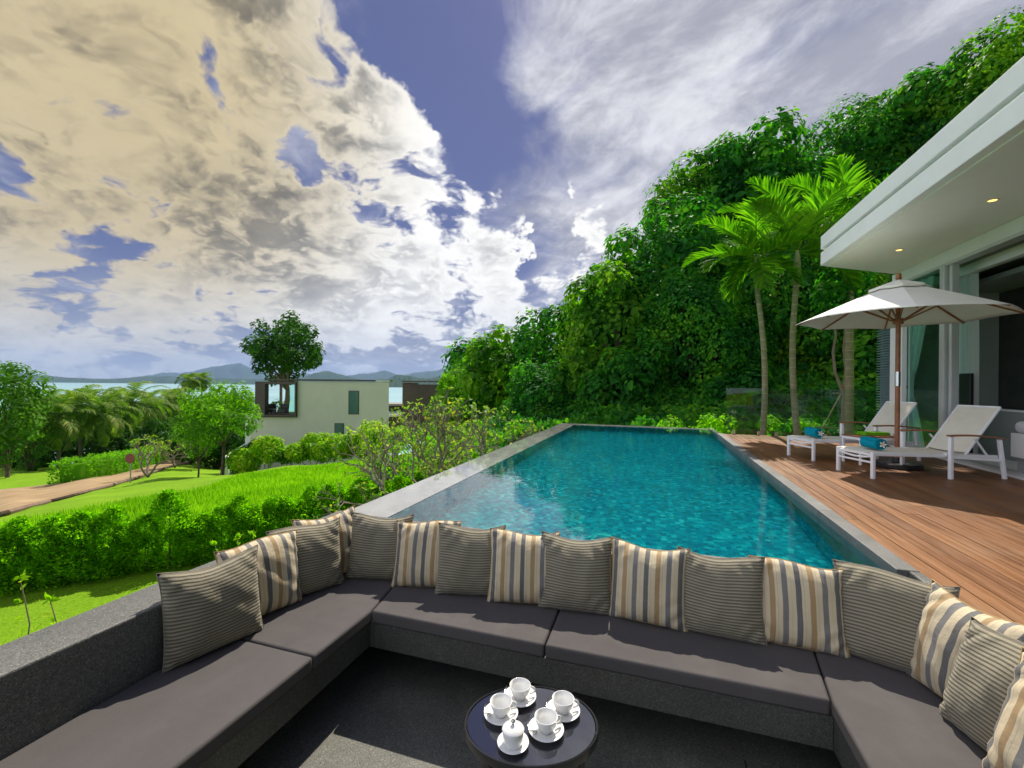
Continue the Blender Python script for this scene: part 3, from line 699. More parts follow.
# coffee table with tea set
tc = atz(531, 722, -1.266); TT = -1.27
tb = empty('side_table', (tc.x, tc.y, FLOOR), YAW); tb.scale = (1.01, .80, 1.); tag(tb, 'small oval black table with a mirror-like glass top on the stone floor', 'table')
mb = MB(); mb.lathe([(.0, .472), (.232, .472), (.238, .476), (.238, .48), (.236, .484), (.0, .484)], n=64, caps=False); mb.build('tabletop', 'black_glass', tb, smooth=True)
mb = MB()
mb.lathe([(.236, .455), (.245, .455), (.247, .458), (.247, .486), (.243, .489), (.240, .487), (.240, .47), (.236, .47), (.236, .455)], n=64, caps=False); mb.build('rim', 'dark_metal', tb, smooth=True)
for k in range(4):
    a = R(45+90*k+14); mb = MB(); mb.tube([(math.cos(a)*.205, math.sin(a)*.205, .458), (math.cos(a)*.195, math.sin(a)*.195, .30), (math.cos(a)*.2, math.sin(a)*.2, 0)], .014, 10); mb.build('leg', 'dark_metal', tb, smooth=True)
mb = MB(); mb.lathe([(.19, .385), (.202, .385), (.202, .41), (.19, .41), (.19, .385)], n=48, caps=False); mb.build('ring_brace', 'dark_metal', tb, smooth=True)
def cup_set(u, v, label, h_ang):
    p = atz(u, v, -1.264); S = 1.03
    s = empty('saucer', (p.x, p.y, -1.266)); tag(s, 'round white saucer under the '+label, 'saucer', 'white saucers on the black table')
    MB().lathe([(0, .002), (.03, .002), (.033, .004), (.062, .013), (.0655, .0165), (.064, .018), (.045, .0115), (.028, .0065), (0, .0065)], n=40, caps=False).build('dish', 'porcelain', s, smooth='all')
    c = empty('teacup', (p.x, p.y, -1.266+.0072), h_ang); tag(c, 'white porcelain teacup, '+label, 'cup', 'white teacups on the black table')
    MB().lathe([(0, .003), (.019, .0), (.021, .002), (.021, .007), (.031, .016), (.038, .030), (.0415, .047), (.0425, .053), (.0405, .053), (.037, .034), (.029, .018), (.015, .0105), (0, .01)], n=40, caps=False).build('bowl', 'porcelain', c, smooth='all')
    hb = MB(); hb.tube([(.038+.021*math.sin(t)*1.05, 0, .031+.014*math.cos(t)) for t in [math.pi*k/10 for k in range(11)]], .0034, 8); hb.build('handle', 'porcelain', c, smooth='all')
    sp = empty('teaspoon', (p.x, p.y, -1.266+.0175), h_ang+R(195)); tag(sp, 'steel teaspoon on the saucer of the '+label, 'spoon', 'teaspoons on the saucers')
    mb = MB(); mb.tube([(.046, -.012, 0), (.060, -.022, .002), (.052, -.040, .004), (.038, -.058, .006)], [.0028, .0018, .0018, .003], 8, .6); mb.build('shaft', 'steel', sp, smooth='all')
    mb = MB(); mb.lathe([(0, -.002), (.006, -.0015), (.009, .001), (0, .0015)], (.046, -.004, .0), 14); mb.build('scoop', 'steel', sp, smooth='all')
cup_set(520, 699, 'cup farthest back on the table', R(20)); cup_set(501, 716, 'cup nearest the garden side of the table', R(28)); cup_set(563, 713, 'cup nearest the deck side of the table', R(20)); cup_set(546, 732, 'cup in the middle of the tabletop front', R(35))
p = atz(513, 745, -1.264); s = empty('saucer', (p.x, p.y, -1.266)); tag(s, 'white saucer under the lidded sugar bowl', 'saucer', 'white saucers on the black table')
MB().lathe([(0, .002), (.03, .002), (.052, .011), (.056, .0145), (.054, .016), (.04, .0105), (0, .0075)], n=40, caps=False).build('dish', 'porcelain', s, smooth='all')
s = empty('sugar_bowl', (p.x, p.y, -1.266+.008)); tag(s, 'white porcelain sugar bowl with a domed knob lid, nearest the viewer on the table', 'sugar bowl')
MB().lathe([(0, 0), (.03, .0), (.033, .004), (.036, .02), (.0365, .045), (.035, .047), (0, .047)], n=40, caps=False).build('pot', 'porcelain', s, smooth=True)
l = MB().lathe([(0, .048), (.037, .048), (.039, .051), (.036, .056), (.02, .064), (0, .067)], n=40, caps=False).build('lid', 'porcelain', s, smooth=True)
MB().lathe([(0, .066), (.004, .067), (.005, .072), (.008, .077), (.005, .083), (0, .084)], n=20, caps=False).build('knob', 'steel', l, smooth='all')

# ------------------------------------------------------------------ villa
H = empty('villa', (3.9, 8.2, DECK)); tag(H, 'white villa with a deep flat roof overhang and open sliding doors beside the deck', 'house')
def hp(mb, name, mat, par=None, **kw):
    o = mb.build(name, mat, **kw); o.parent = par or H
    if not par: o.matrix_parent_inverse = Matrix.Translation(H.location).inverted()
    return o
WX = 3.85
def roofpoly(e): return [(2.51+e, -5), (9.5, -5), (9.5, 13.0-e), (2.51+e, 8.19-e*.6)]
hp(MB().prism(roofpoly(0), 1.93, 2.135), 'roof_slab', 'white_paint', bevel=.006)
hp(MB().prism(roofpoly(.05), 2.136, 2.19), 'roof_groove', 'white_paint')
hp(MB().prism(roofpoly(0), 2.191, 2.395), 'roof_fascia', 'white_paint', bevel=.006)
hp(MB().prism([(2.60, -4.9), (9.4, -4.9), (9.4, 12.7), (2.60, 8.10)], 1.915, 1.929), 'soffit', 'soffit_paint')
hp(MB().box(WX, WX+.22, -5, 9.14, 1.74, 1.912), 'header_wall', 'plaster_white', bevel=.004)
hp(MB().box(WX-.02, WX+.05, 8.76, 9.14, -1.0, 1.738), 'column', 'plaster_white', bevel=.004)
# louvre panel past the column
lv = MB()
for k in range(58): lv.bar((WX+.06, 9.15, -.95+k*.046), (WX+.06, 9.75, -.95+k*.046), .05, .012)
simple('louvre_paint', (.20, .28, .30), .5, .1, 5.)
lo = hp(MB().box(WX+.10, WX+.13, 9.145, 9.76, -1.0, 1.735), 'louvre_panel', 'louvre_paint'); lx = lv.build('slat', 'louvre_paint'); lx.parent = lo
# interior
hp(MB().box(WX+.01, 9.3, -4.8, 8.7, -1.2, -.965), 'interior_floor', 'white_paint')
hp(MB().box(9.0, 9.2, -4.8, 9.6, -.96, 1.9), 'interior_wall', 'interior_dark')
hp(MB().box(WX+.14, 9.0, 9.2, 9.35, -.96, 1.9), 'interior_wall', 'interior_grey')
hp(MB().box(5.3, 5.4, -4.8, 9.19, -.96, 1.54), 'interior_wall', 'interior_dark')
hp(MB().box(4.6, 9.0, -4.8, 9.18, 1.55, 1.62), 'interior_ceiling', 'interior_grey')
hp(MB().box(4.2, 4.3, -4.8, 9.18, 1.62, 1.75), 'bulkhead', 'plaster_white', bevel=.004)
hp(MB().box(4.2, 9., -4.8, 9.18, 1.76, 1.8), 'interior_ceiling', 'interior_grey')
lw = hp(MB().box(4.6, 4.7, -4.0, 8.95, -.963, -.31), 'low_wall', 'interior_grey'); cp = MB().box(4.58, 4.72, -4.0, 8.96, -.309, -.285).build('wall_cap', 'white_paint'); cp.parent = lw
hp(MB().box(WX+.03, WX+.11, 7.60, 7.66, -.96, 1.735), 'door_frame', 'frame_metal', bevel=.003)
hp(MB().box(WX-.01, WX+.06, 7.70, 7.80, -.96, 1.735), 'door_frame', 'frame_metal', bevel=.003)
hp(MB().box(WX+.06, WX+.12, 8.70, 8.755, -.96, 1.735), 'door_frame', 'frame_metal', bevel=.003)
hp(MB().box(WX+.0, WX+.14, -4.9, 8.75, 1.70, 1.738), 'door_track', 'frame_metal')
hp(MB().box(WX+.0, WX+.14, -4.9, 8.75, -.965, -.94), 'door_sill', 'frame_metal')
hp(MB().box(WX+.02, WX+.035, 7.81, 8.70, -.935, 1.695), 'glass_door', 'green_glass')
def curtain(name, y0, y1, x, tie, label, mat='sheer_curtain', ph=0., z0=-.93, z1=1.68):
    rows = []; nz = 40; ny = 90
    for j in range(nz+1):
        z = z0+(z1-z0)*j/nz
        if tie is None: k = 1.; c = (y0+y1)/2
        else:
            tq = abs(z-tie)/(z1-tie if z > tie else (tie-z0)*1.8); k = .13+.87*min(1, tq)**.8; c = y1-(y1-y0)*k/2
        rows.append([(x+.03*math.sin(i*.55+ph)*(.5+.5*k)+.01*math.sin(i*.21+j*.1), c+(i/ny-.5)*(y1-y0)*k, z) for i in range(ny+1)])
    mb = MB(); mb.quadstrip(rows, close=False); o = mb.build(name, mat, smooth='all'); tag(o, label, 'curtain', 'curtains inside the sliding doors'); return o
curtain('curtain', 8.2, 8.92, WX+.12, .0, 'sheer curtain gathered at the waist behind the green-tinted glass door')
curtain('curtain', 7.88, 8.5, WX+.45, None, 'straight pale curtain hanging in the open doorway beside the door frame', ph=1.)
tbk = MB().box(WX+.06, WX+.18, 8.79, 8.94, -.02, .03).build('tieback', 'interior_dark', bevel=.004); tag(tbk, 'dark fabric tieback round the gathered curtain', 'tieback')
sc_ = MB().box(4.17, 4.22, 7.77, 8.0, -.93, .21).build('floor_speaker', 'black_plastic', bevel=.01); tag(sc_, 'slim dark floor speaker standing by the curtain in the doorway', 'speaker')
# downlights
for k, (x, y) in enumerate([(3.226, 7.476), (3.259, 5.756)]):
    d = empty('downlight', (x, y, 1.914)); tag(d, ['round recessed ceiling light over the umbrella, near the roof corner', 'round recessed ceiling light nearer the right border of the photo'][k], 'ceiling light', 'recessed lights in the white soffit')
    MB().lathe([(.035, -.004), (.052, -.005), (.054, -.001), (.035, -.0005), (.035, -.004)], n=24, caps=False).build('ring', 'white_paint', d, smooth='all')
    MB().lathe([(0, -.002), (.035, -.002), (.035, -.0005), (0, -.0005)], n=24, caps=False).build('lamp', 'lamp_glow', d)
# daybed
db = empty('daybed', (4.3, 5.6, -.965)); tag(db, 'white block daybed with a loose white mattress just inside the villa, at the right border', 'daybed')
mb = MB().box(-.40, .5, -1.2, .97, .19, .46); mb.build('base', 'white_paint', db, bevel=.006)
MB().box(-.36, .46, -1.16, .93, .0, .185).build('plinth', 'interior_grey', db)
mb = MB(); mb.box(-.39, .49, -1.19, .965, .462, .60); mb.build('mattress', 'bed_linen', db, smooth='all', bevel=.06, seg=5)

# ------------------------------------------------------------------ umbrella
um = empty('patio_umbrella', (2.92, 6.77, DECK)); tag(um, 'cream canvas patio umbrella on a wooden pole between the two loungers', 'umbrella')
MB().tube([(0, 0, .05), (0, 0, 2.42)], .026, 16).build('pole', 'teak', um, smooth=True)
MB().tube([(0, 0, 1.02), (0, 0, 1.20)], .0285, 16).build('ferrule', 'steel', um, smooth=True)
ub = MB(); ub.lathe([(0, .002), (.24, .002), (.25, .01), (.25, .05), (.24, .06), (.05, .065), (.045, .12), (0, .12)], n=36, caps=False); ub.build('base', 'black_plastic', um, smooth=True)
Ru = 1.09; zh = 1.86; za = 2.33; a0 = R(22.5+7)
def canopy_pt(a, t, lift=0.):  # t 0 apex..1 hem
    k = ((a-a0) % (math.pi/4))/(math.pi/4); ch = math.cos(math.pi/8)/math.cos((k-.5)*math.pi/4)
    r = Ru*t*(ch if t > 0 else 1); sag = -.035*math.sin(math.pi*k)*t*(1-t)*1.5+.012*math.sin(math.pi*k)*t
    return (r*math.cos(a), r*math.sin(a), za-(za-zh)*t**1.06+sag+lift)
NA = 64
rows = [[canopy_pt(a0+2*math.pi*i/NA, max(t, .03)) for i in range(NA)] for t in np.linspace(0, 1, 15)]
ob = MB().quadstrip(rows, caps=False).build('canopy', 'canvas', um, smooth=True, angle=14)
sm = ob.modifiers.new('thick', 'SOLIDIFY'); sm.thickness = .004
rows = [[(lambda q: (q[0], q[1], q[2]+.035+.01*(t/.27)))(canopy_pt(a0+2*math.pi*i/NA, max(t, .02))) for i in range(NA)] for t in np.linspace(0, .27, 6)]
rows.append([(x*1.01, y*1.01, z-.03) for x, y, z in rows[-1]])
ob = MB().quadstrip(rows, caps=False).build('vent_cap', 'canvas', um, smooth=True, angle=14); sm = ob.modifiers.new('thick', 'SOLIDIFY'); sm.thickness = .004
MB().lathe([(0, 2.37), (.03, 2.37), (.032, 2.385), (.022, 2.395), (.028, 2.41), (.028, 2.425), (.015, 2.44), (0, 2.445)], n=20, caps=False).build('finial', 'teak', um, smooth='all')
MB().lathe([(.027, 1.80), (.05, 1.80), (.055, 1.82), (.05, 1.87), (.027, 1.87)], n=20, caps=False).build('hub', 'teak', um, smooth=True)
for k in range(8):
    a = a0+k*math.pi/4; q = [canopy_pt(a+1e-6, t, -.014) for t in (.05, .5, .985)]
    mb = MB(); mb.bar(q[0], q[1], .016, .02); mb.bar(q[1], q[2], .016, .02); rb = mb.build('rib', 'teak', um)
    mb = MB(); mb.bar((.045*math.cos(a), .045*math.sin(a), 1.835), tuple(canopy_pt(a+1e-6, .48, -.03)), .014, .018); mb.build('strut', 'teak', rb)

# ------------------------------------------------------------------ loungers
def lounger(label):
    """foot end at x=0, head towards +x, y 0..w (y=0 near side)"""
    r = empty('sun_lounger'); tag(r, label, 'sun lounger', 'white sun loungers on the deck')
    wd = .47; hs = .29
    fr = MB()
    for y in (.015, wd-.015): fr.bar((0, y, hs-.02), (1.48, y, hs-.055), .028, .04)
    for x in (.0, .42, .8, 1.10, 1.47): fr.bar((x, .03, hs-.03-x*.024), (x, wd-.03, hs-.03-x*.024), .024, .026)
    fr.build('frame', 'powder_white', r, bevel=.004)
    for y in (.0, wd): MB().bar((.0, y, 0), (.0, y, hs-.002), .034, .034).build('leg', 'powder_white', r, bevel=.005)
    # curved and straight rails across the foot
    mb = MB(); mb.tube([(-.0, y, hs-.045-.028*math.sin(math.pi*y/wd)) for y in np.linspace(.017, wd-.017, 12)], .012, 8); mb.tube([(0, .017, hs-.115), (0, wd-.017, hs-.115)], .012, 8); mb.build('foot_rail', 'powder_white', r, smooth=True)
    for y in (-.045, wd+.045):
        s = 1 if y < .2 else -1
        MB().bar((.86, y, 0), (.86, y, .465), .036, .036).build('leg', 'powder_white', r, bevel=.005)
        MB().bar((1.50, y, 0), (1.43, y, .438), .034, .034).build('leg', 'powder_white', r, bevel=.005)
        mb = MB(); mb.bar((.86, y, .245), (1.46, y, .205), .024, .03); mb.bar((.86, y+s*.03, .265), (.86, y+s*.075, .265), .03, .03); mb.bar((1.46, y+s*.03, .205), (1.46, y+s*.075, .22), .03, .03); mb.build('side_rail', 'powder_white', r, bevel=.003)
        am = MB(); nn = 12; rings = []
        for q in range(nn+1):
            t = q/nn; x = .83+.66*t; z = .478-.05*max(0, t-.3)**1.4+.006*math.sin(math.pi*t)
            hw = .024+.008*math.sin(math.pi*t); rings.append([(x, y-hw, z-.009), (x, y+hw, z-.009), (x, y+hw, z+.009), (x, y-hw, z+.009)])
        am.quadstrip(rings); am.build('armrest', 'teak', r, smooth=True, bevel=.003)
        MB().bar((1.18, y+s*.03, .44), (1.36, y+s*.05, .235), .014, .018).build('recline_strut', 'powder_white', r)
    hx = 1.10; bl = .645; tl = R(52)
    def slingbox(pts, y0, y1, sag):
        rings = []
        for (x, z) in pts:
            rings.append([(x, y0+(y1-y0)*k/10, z-sag*math.sin(math.pi*k/10)) for k in range(11)]+[(x, y1-(y1-y0)*k/10, z-.006-sag*math.sin(math.pi*(10-k)/10)) for k in range(11)])
        return MB().quadstrip(rings)
    slingbox([(.0, hs-.002), (.03, hs+.006), (.4, hs-.004), (.8, hs-.01), (hx, hs-.014)], .02, wd-.02, .012).build('seat', 'sling_fabric', r, smooth=True)
    bx, bz = hx+.02, hs-.01
    slingbox([(bx+t*bl*math.cos(tl), bz+t*bl*math.sin(tl)+.010*math.sin(math.pi*t)) for t in np.linspace(.02, .995, 8)], .03, wd-.03, .01).build('backrest', 'sling_fabric', r, smooth=True)
    mb = MB()
    e = (bx+bl*math.cos(tl), bz+bl*math.sin(tl))
    for y in (.018, wd-.018): mb.tube([(bx-.03, y, bz-.03), (bx, y, bz), (e[0], y, e[1])], .013, 8)
    mb.tube([(e[0], .018, e[1]), (e[0], wd-.018, e[1])], .013, 8)
    mb.tube([(bx+.3*math.cos(tl), .03, bz+.3*math.sin(tl)-.02), (bx+.3*math.cos(tl), wd-.03, bz+.3*math.sin(tl)-.02)], .010, 8)
    mb.build('back_frame', 'powder_white', r, smooth=True)
    return r
la = lounger('nearer white sun lounger with cream sling and wooden armrests, towel on its foot'); la.location = (2.287, 5.80, DECK); la.rotation_euler.z = R(21.5)
lb = copy_tree(la); lb['label'] = 'farther white sun lounger with cream sling, partly hidden behind the umbrella pole'; lb.location = (2.055, 6.905, DECK); lb.rotation_euler.z = R(22.5)
# low table between
st = empty('low_table', (2.71, 6.98, DECK), R(22)); tag(st, 'low white metal table with a wooden top between the loungers', 'table')
MB().box(-.26, .26, -.15, .15, .352, .370).build('tabletop', 'teak', st, bevel=.003)
fr = MB()
for a_, b_ in (((-.25, -.14), (.25, -.14)), ((.25, -.14), (.25, .14)), ((.25, .14), (-.25, .14)), ((-.25, .14), (-.25, -.14))): fr.bar((*a_, .335), (*b_, .335), .022, .03)
fr.build('apron', 'powder_white', st)
for x in (-.245, .245):
    for y in (-.135, .135): MB().bar((x, y, 0), (x, y, .32), .026, .026).build('leg', 'powder_white', st, bevel=.003)
tw = empty('green_towel', (2.76, 7.0, DECK+.371), R(20)); tag(tw, 'folded lime green towel lying on the low wooden table', 'towel')
MB().box(-.17, .17, -.08, .08, 0, .022).build('lower_fold', 'green_towel', tw, smooth=True, bevel=.009, seg=3); MB().box(-.165, .16, -.076, .074, .0225, .042).build('upper_fold', 'green_towel', tw, smooth=True, bevel=.009, seg=3)
def towel(x, y, z, rz, label):
    t = empty('rolled_towel', (x, y, z), rz); t.scale = (1., 1.12, 1.12); tag(t, label, 'towel', 'rolled teal towels on the loungers')
    sp = []; rr = .012
    for k in range(90):
        a = k*.24; rr = .010+.0024*a; sp.append((rr*math.cos(a), rr*math.sin(a)))
    R0 = sp[-1]; mb = MB(); n = len(sp)
    def ring(x): return [(x, c*(1+.02*math.sin(x*40)), s_+.064) for c, s_ in sp]+[(x, c*.86, s_*.86+.064) for c, s_ in sp[::-1]]
    mb.quadstrip([ring(-.135), ring(-.128), ring(-.05), ring(.05), ring(.128), ring(.135)]); mb.build('roll', 'teal_towel', t, smooth=True, angle=60)
    MB().lathe([(0, -.12), (.052, -.12), (.054, 0), (.052, .128), (0, .128)], n=20, caps=False)
    core = MB(); core.tube([(-.126, 0, .064), (.126, 0, .064)], .055, 20); core.build('core', 'teal_towel', t, smooth=True)
    fl = MB()
    for k in range(5):
        a = 2*math.pi*k/5; c0 = Vector((.137, .012, .066)); dy = Vector((0, math.cos(a), math.sin(a))); dn = Vector((0, -math.sin(a), math.cos(a)))
        pts = [c0, c0+dy*.016+dn*.009+Vector((.004, 0, 0)), c0+dy*.033+dn*.006+Vector((.007, 0, 0)), c0+dy*.036-dn*.004+Vector((.006, 0, 0)), c0+dy*.018-dn*.009+Vector((.003, 0, 0))]
        bq = len(fl.v); fl.v += [tuple(q) for q in pts]+[tuple(q+Vector((-.002, 0, 0))) for q in pts]; fl.f.append(tuple(range(bq, bq+5))); fl.f.append(tuple(range(bq+9, bq+4, -1)))
        for q in range(5): fl.f.append((bq+q, bq+(q+1) % 5, bq+5+(q+1) % 5, bq+5+q))
    f = empty('plumeria_flower', (0, 0, 0)); f.parent = t; f.name = 'plumeria_flower'
    fo = fl.build('petals', 'petal', f); hb = MB().lathe([(0, -.004), (.006, -.002), (.006, .002), (0, .004)], (.141, .012, .066), 10); hb.build('flower_heart', 'petal_heart', f)
def on_l(l, x, y): c, s = math.cos(l.rotation_euler.z), math.sin(l.rotation_euler.z); return l.location.x+x*c-y*s, l.location.y+x*s+y*c
x, y = on_l(la, .22, .24); towel(x, y, DECK+.287, R(-78), 'rolled teal towel with a white flower on the nearer lounger')
x, y = on_l(lb, .20, .24); towel(x, y, DECK+.287, R(-78), 'rolled teal towel with a white flower on the farther lounger')

# ------------------------------------------------------------------ glass balustrade
gb = empty('glass_balustrade', (2.6, 10.06, DECK)); tag(gb, 'frameless clear glass balustrade at the far end of the deck', 'railing')
for x0, x1 in ((-1.18, -.42), (-.40, .42), (.44, 1.25)):
    gpn = MB().box(x0, x1, -.006, .006, .03, .96).build('glass_pane', 'clear_glass', gb)
    for xx in (x0+.15, x1-.15): MB().box(xx-.025, xx+.025, -.02, .02, 0, .08).build('clamp', 'steel', gpn, bevel=.003)

# ------------------------------------------------------------------ palms by the deck
def frond_arrays(g, base, az, el, L, n=34, ll=.42, arch=1.1, droop=.9, lw=.055, vee=.5):
    """returns leaf arrays and rachis points"""
    ts = np.linspace(0, 1, 15); P = []; p = Vector(base); e = el
    dirs = []
    for k, t in enumerate(ts):
        P.append(p.copy()); dv = Vector((math.cos(az)*math.cos(e), math.sin(az)*math.cos(e), math.sin(e))); dirs.append(dv); p = p+dv*L/14; e -= arch/14*(.4+1.2*t)
    P = np.array(P); Dr = np.array(dirs)
    q = np.linspace(.13, 1, n); B = np.stack([np.interp(q, ts, P[:, i]) for i in range(3)], -1); Dq = norm(np.stack([np.interp(q, ts, Dr[:, i]) for i in range(3)], -1))
    side = norm(np.cross(Dq, np.tile([0, 0, 1.], (n, 1)))); upv = np.cross(side, Dq)
    out = []
    for s in (1, -1):
        fw = .55+.6*q[:, None]
        yd = norm(side*s*(1.1-.35*q[:, None])+Dq*fw+upv*vee+g.normal(size=(n, 3))*.10)
        ln = ll*np.sin(np.pi*np.clip(.16+.80*q, 0, 1))**.6*(.9+.2*g.random(n))
        # three-segment drooping leaflet
        a = B; segs = [a]
        d = yd.copy()
        for k in range(3):
            a = a+d*(ln/3)[:, None]; segs.append(a); d = norm(d+np.array([0, 0, -droop*.33*(k+1)*.6]))
        wv = norm(np.cross(yd, upv))*(lw/2)
        Wd = [.5, 1., .75, .05]
        Vv = np.stack([x for k in range(4) for x in (segs[k]+wv*Wd[k], segs[k]-wv*Wd[k])], 1)
        out.append(Vv)
    Vv = np.concatenate(out); m = len(Vv); b = (np.arange(m)*8)[:, None]
    Fc = np.concatenate([b+np.array([[0, 2, 3, 1]]), b+np.array([[2, 4, 5, 3]]), b+np.array([[4, 6, 7, 5]])])
    return Vv.reshape(-1, 3), Fc, P
def merge(parts):
    Vs = []; Fs = []; k = 0
    for v, f in parts: Vs.append(v); Fs.append(f+k); k += len(v)
    return np.concatenate(Vs), np.concatenate(Fs)
def tube_np(pts, rads, n=6):
    mb = MB(); mb.tube([tuple(p) for p in pts], list(rads), n); f = [x for x in mb.f if len(x) == 4]
    return np.array([tuple(v) for v in mb.v]), np.array(f)
def palm(name, base, top, r0, r1, fronds, label, group, cat='palm tree', leaf='leaf_palm', shaft=.55, L=1.3, trunkmat='palm_trunk', seed=0, **kw):
    g = np.random.default_rng(seed); o = empty(name, base); tag(o, label, cat, group)
    base = Vector(base); top = Vector(top)-base; n = 14
    bend = Vector((math.sin(seed*2.), math.cos(seed*3.), 0))*.05*top.length*.5
    pts = [top*(k/n)+bend*math.sin(math.pi*k/n) for k in range(n+1)]
    MB().tube(pts, [r0*1.25 if k == 0 else r0+(r1-r0)*k/n for k in range(n+1)], 14).build('trunk', trunkmat, o, smooth=True)
    if shaft:
        MB().tube([top, top+Vector((0, 0, shaft*.5)), top+Vector((0, 0, shaft))], [r1*1.25, r1*1.3, r1*.7], 12).build('crownshaft', 'stem_green', o, smooth=True)
    parts = []
    ct = top+Vector((0, 0, shaft*.9 if shaft else 0))
    for (az, el, lf) in fronds:
        v, f, P = frond_arrays(g, ct+Vector((0, 0, g.random()*.06)), az, el, L*lf, **kw); parts.append((v, f)); parts.append(tube_np(P, np.linspace(.016, .003, 15)*L/1.3, 5))
    V, Fc = merge(parts); raw_mesh('crown', V, Fc, leaf, o); return o
def pbase(u, v, z): p = atz(u, v, z); return (p.x, p.y, z)
def fr_set(g, n, e0=70, e1=-15): return [(R(360*k*.382+20*g.random()), R(e0+(e1-e0)*(k/(n-1))**1.1), .9+.25*g.random()) for k in range(n)]
gg = random.Random(5)
def dpt(u, v, like):   # point on the ray at the depth of another point
    d = Vector(like).dot(FW); return at(u, v, d)
lefty = math.pi+YAW
b1 = pbase(763, 437, -1.1); t1 = dpt(756, 283, b1)
palm('areca_palm', b1, t1, .062, .05, [(lefty+R(a), R(e), l) for a, e, l in ((5, 50, 1.0), (-25, 22, .95), (20, 5, .9), (60, 62, .9), (180, 55, .9), (-80, 45, .85), (120, 25, .8), (150, -15, .6), (-140, 20, .8), (-10, -40, .55), (75, -30, .6), (-60, -35, .6))], 'slender ringed palm at the pool corner, leftmost of the three by the deck', 'ringed palms at the end of the deck', seed=1, n=40, L=1.55, ll=.5, droop=.75, lw=.05)
b2 = pbase(797.5, 438, -1.1); t2 = dpt(797, 276, b2)
palm('areca_palm', b2, t2, .066, .055, [(lefty+R(a), R(e), l) for a, e, l in ((0, 78, 1.0), (-40, 60, 1.1), (180, 60, 1.15), (150, 42, 1.1), (200, 25, 1.0), (30, 48, .9), (-90, 70, .9), (90, 50, .9), (175, -10, .75), (-20, 15, .7), (130, 5, .7), (-150, 45, 1.))], 'tallest-crowned ringed palm, middle one of the three by the deck', 'ringed palms at the end of the deck', seed=2, n=44, L=1.85, ll=.55, droop=.7, lw=.052)
b3 = pbase(849, 437, -1.1); t3 = dpt(850, 262, b3)
palm('areca_palm', b3, t3, .082, .07, [(lefty+R(a), R(e), l) for a, e, l in ((0, 62, 1.1), (-30, 35, 1.), (180, 65, 1.1), (150, 50, 1.0), (40, 75, 1.), (200, 30, .9), (90, 45, .9), (-90, 50, .9))], 'thick-trunked palm whose crown rises behind the roof corner', 'ringed palms at the end of the deck', seed=3, n=44, L=1.8, ll=.55, droop=.7, lw=.052)
# crooked young tree propped with stakes
yb = Vector(pbase(843, 436, -1.1)); yt = empty('young_tree', yb); tag(yt, 'crooked bare-stemmed young tree next to the thick palm trunk', 'tree')
def rel(u, v): return dpt(u, v, yb)-yb
MB().tube([rel(843, 436), rel(843, 415), rel(843, 392), rel(840, 385), rel(835, 372), rel(833, 352), rel(836, 335), rel(832, 310)], [.04, .04, .04, .035, .03, .028, .024, .018], 8).build('trunk', 'pale_bark', yt, smooth=True)
MB().tube([rel(843, 392), rel(846, 372), rel(844, 350), rel(846, 320), rel(842, 300), rel(846, 285)], [.035, .03, .028, .024, .02, .012], 8).build('limb', 'pale_bark', yt, smooth=True)
g = np.random.default_rng(4)
lum = [(*rel(832, 300), .35), (*rel(846, 280), .45), (*rel(838, 288), .4)]
V, Fc = crown_leaves(g, lum, 900, .14); raw_mesh('crown', V, Fc, 'leaf_vine', yt)
sk = MB(); sk.tube([rel(816, 440), rel(842, 392)], .014, 6); sk.tube([rel(816, 427), rel(862, 429)], .014, 6); sk.tube([rel(833, 393), rel(856, 394)], .014, 6); so = sk.build('tree_stake', 'bamboo', smooth=True); so.location = yb; tag(so, 'brown wooden stakes propping the crooked young tree', 'stake')

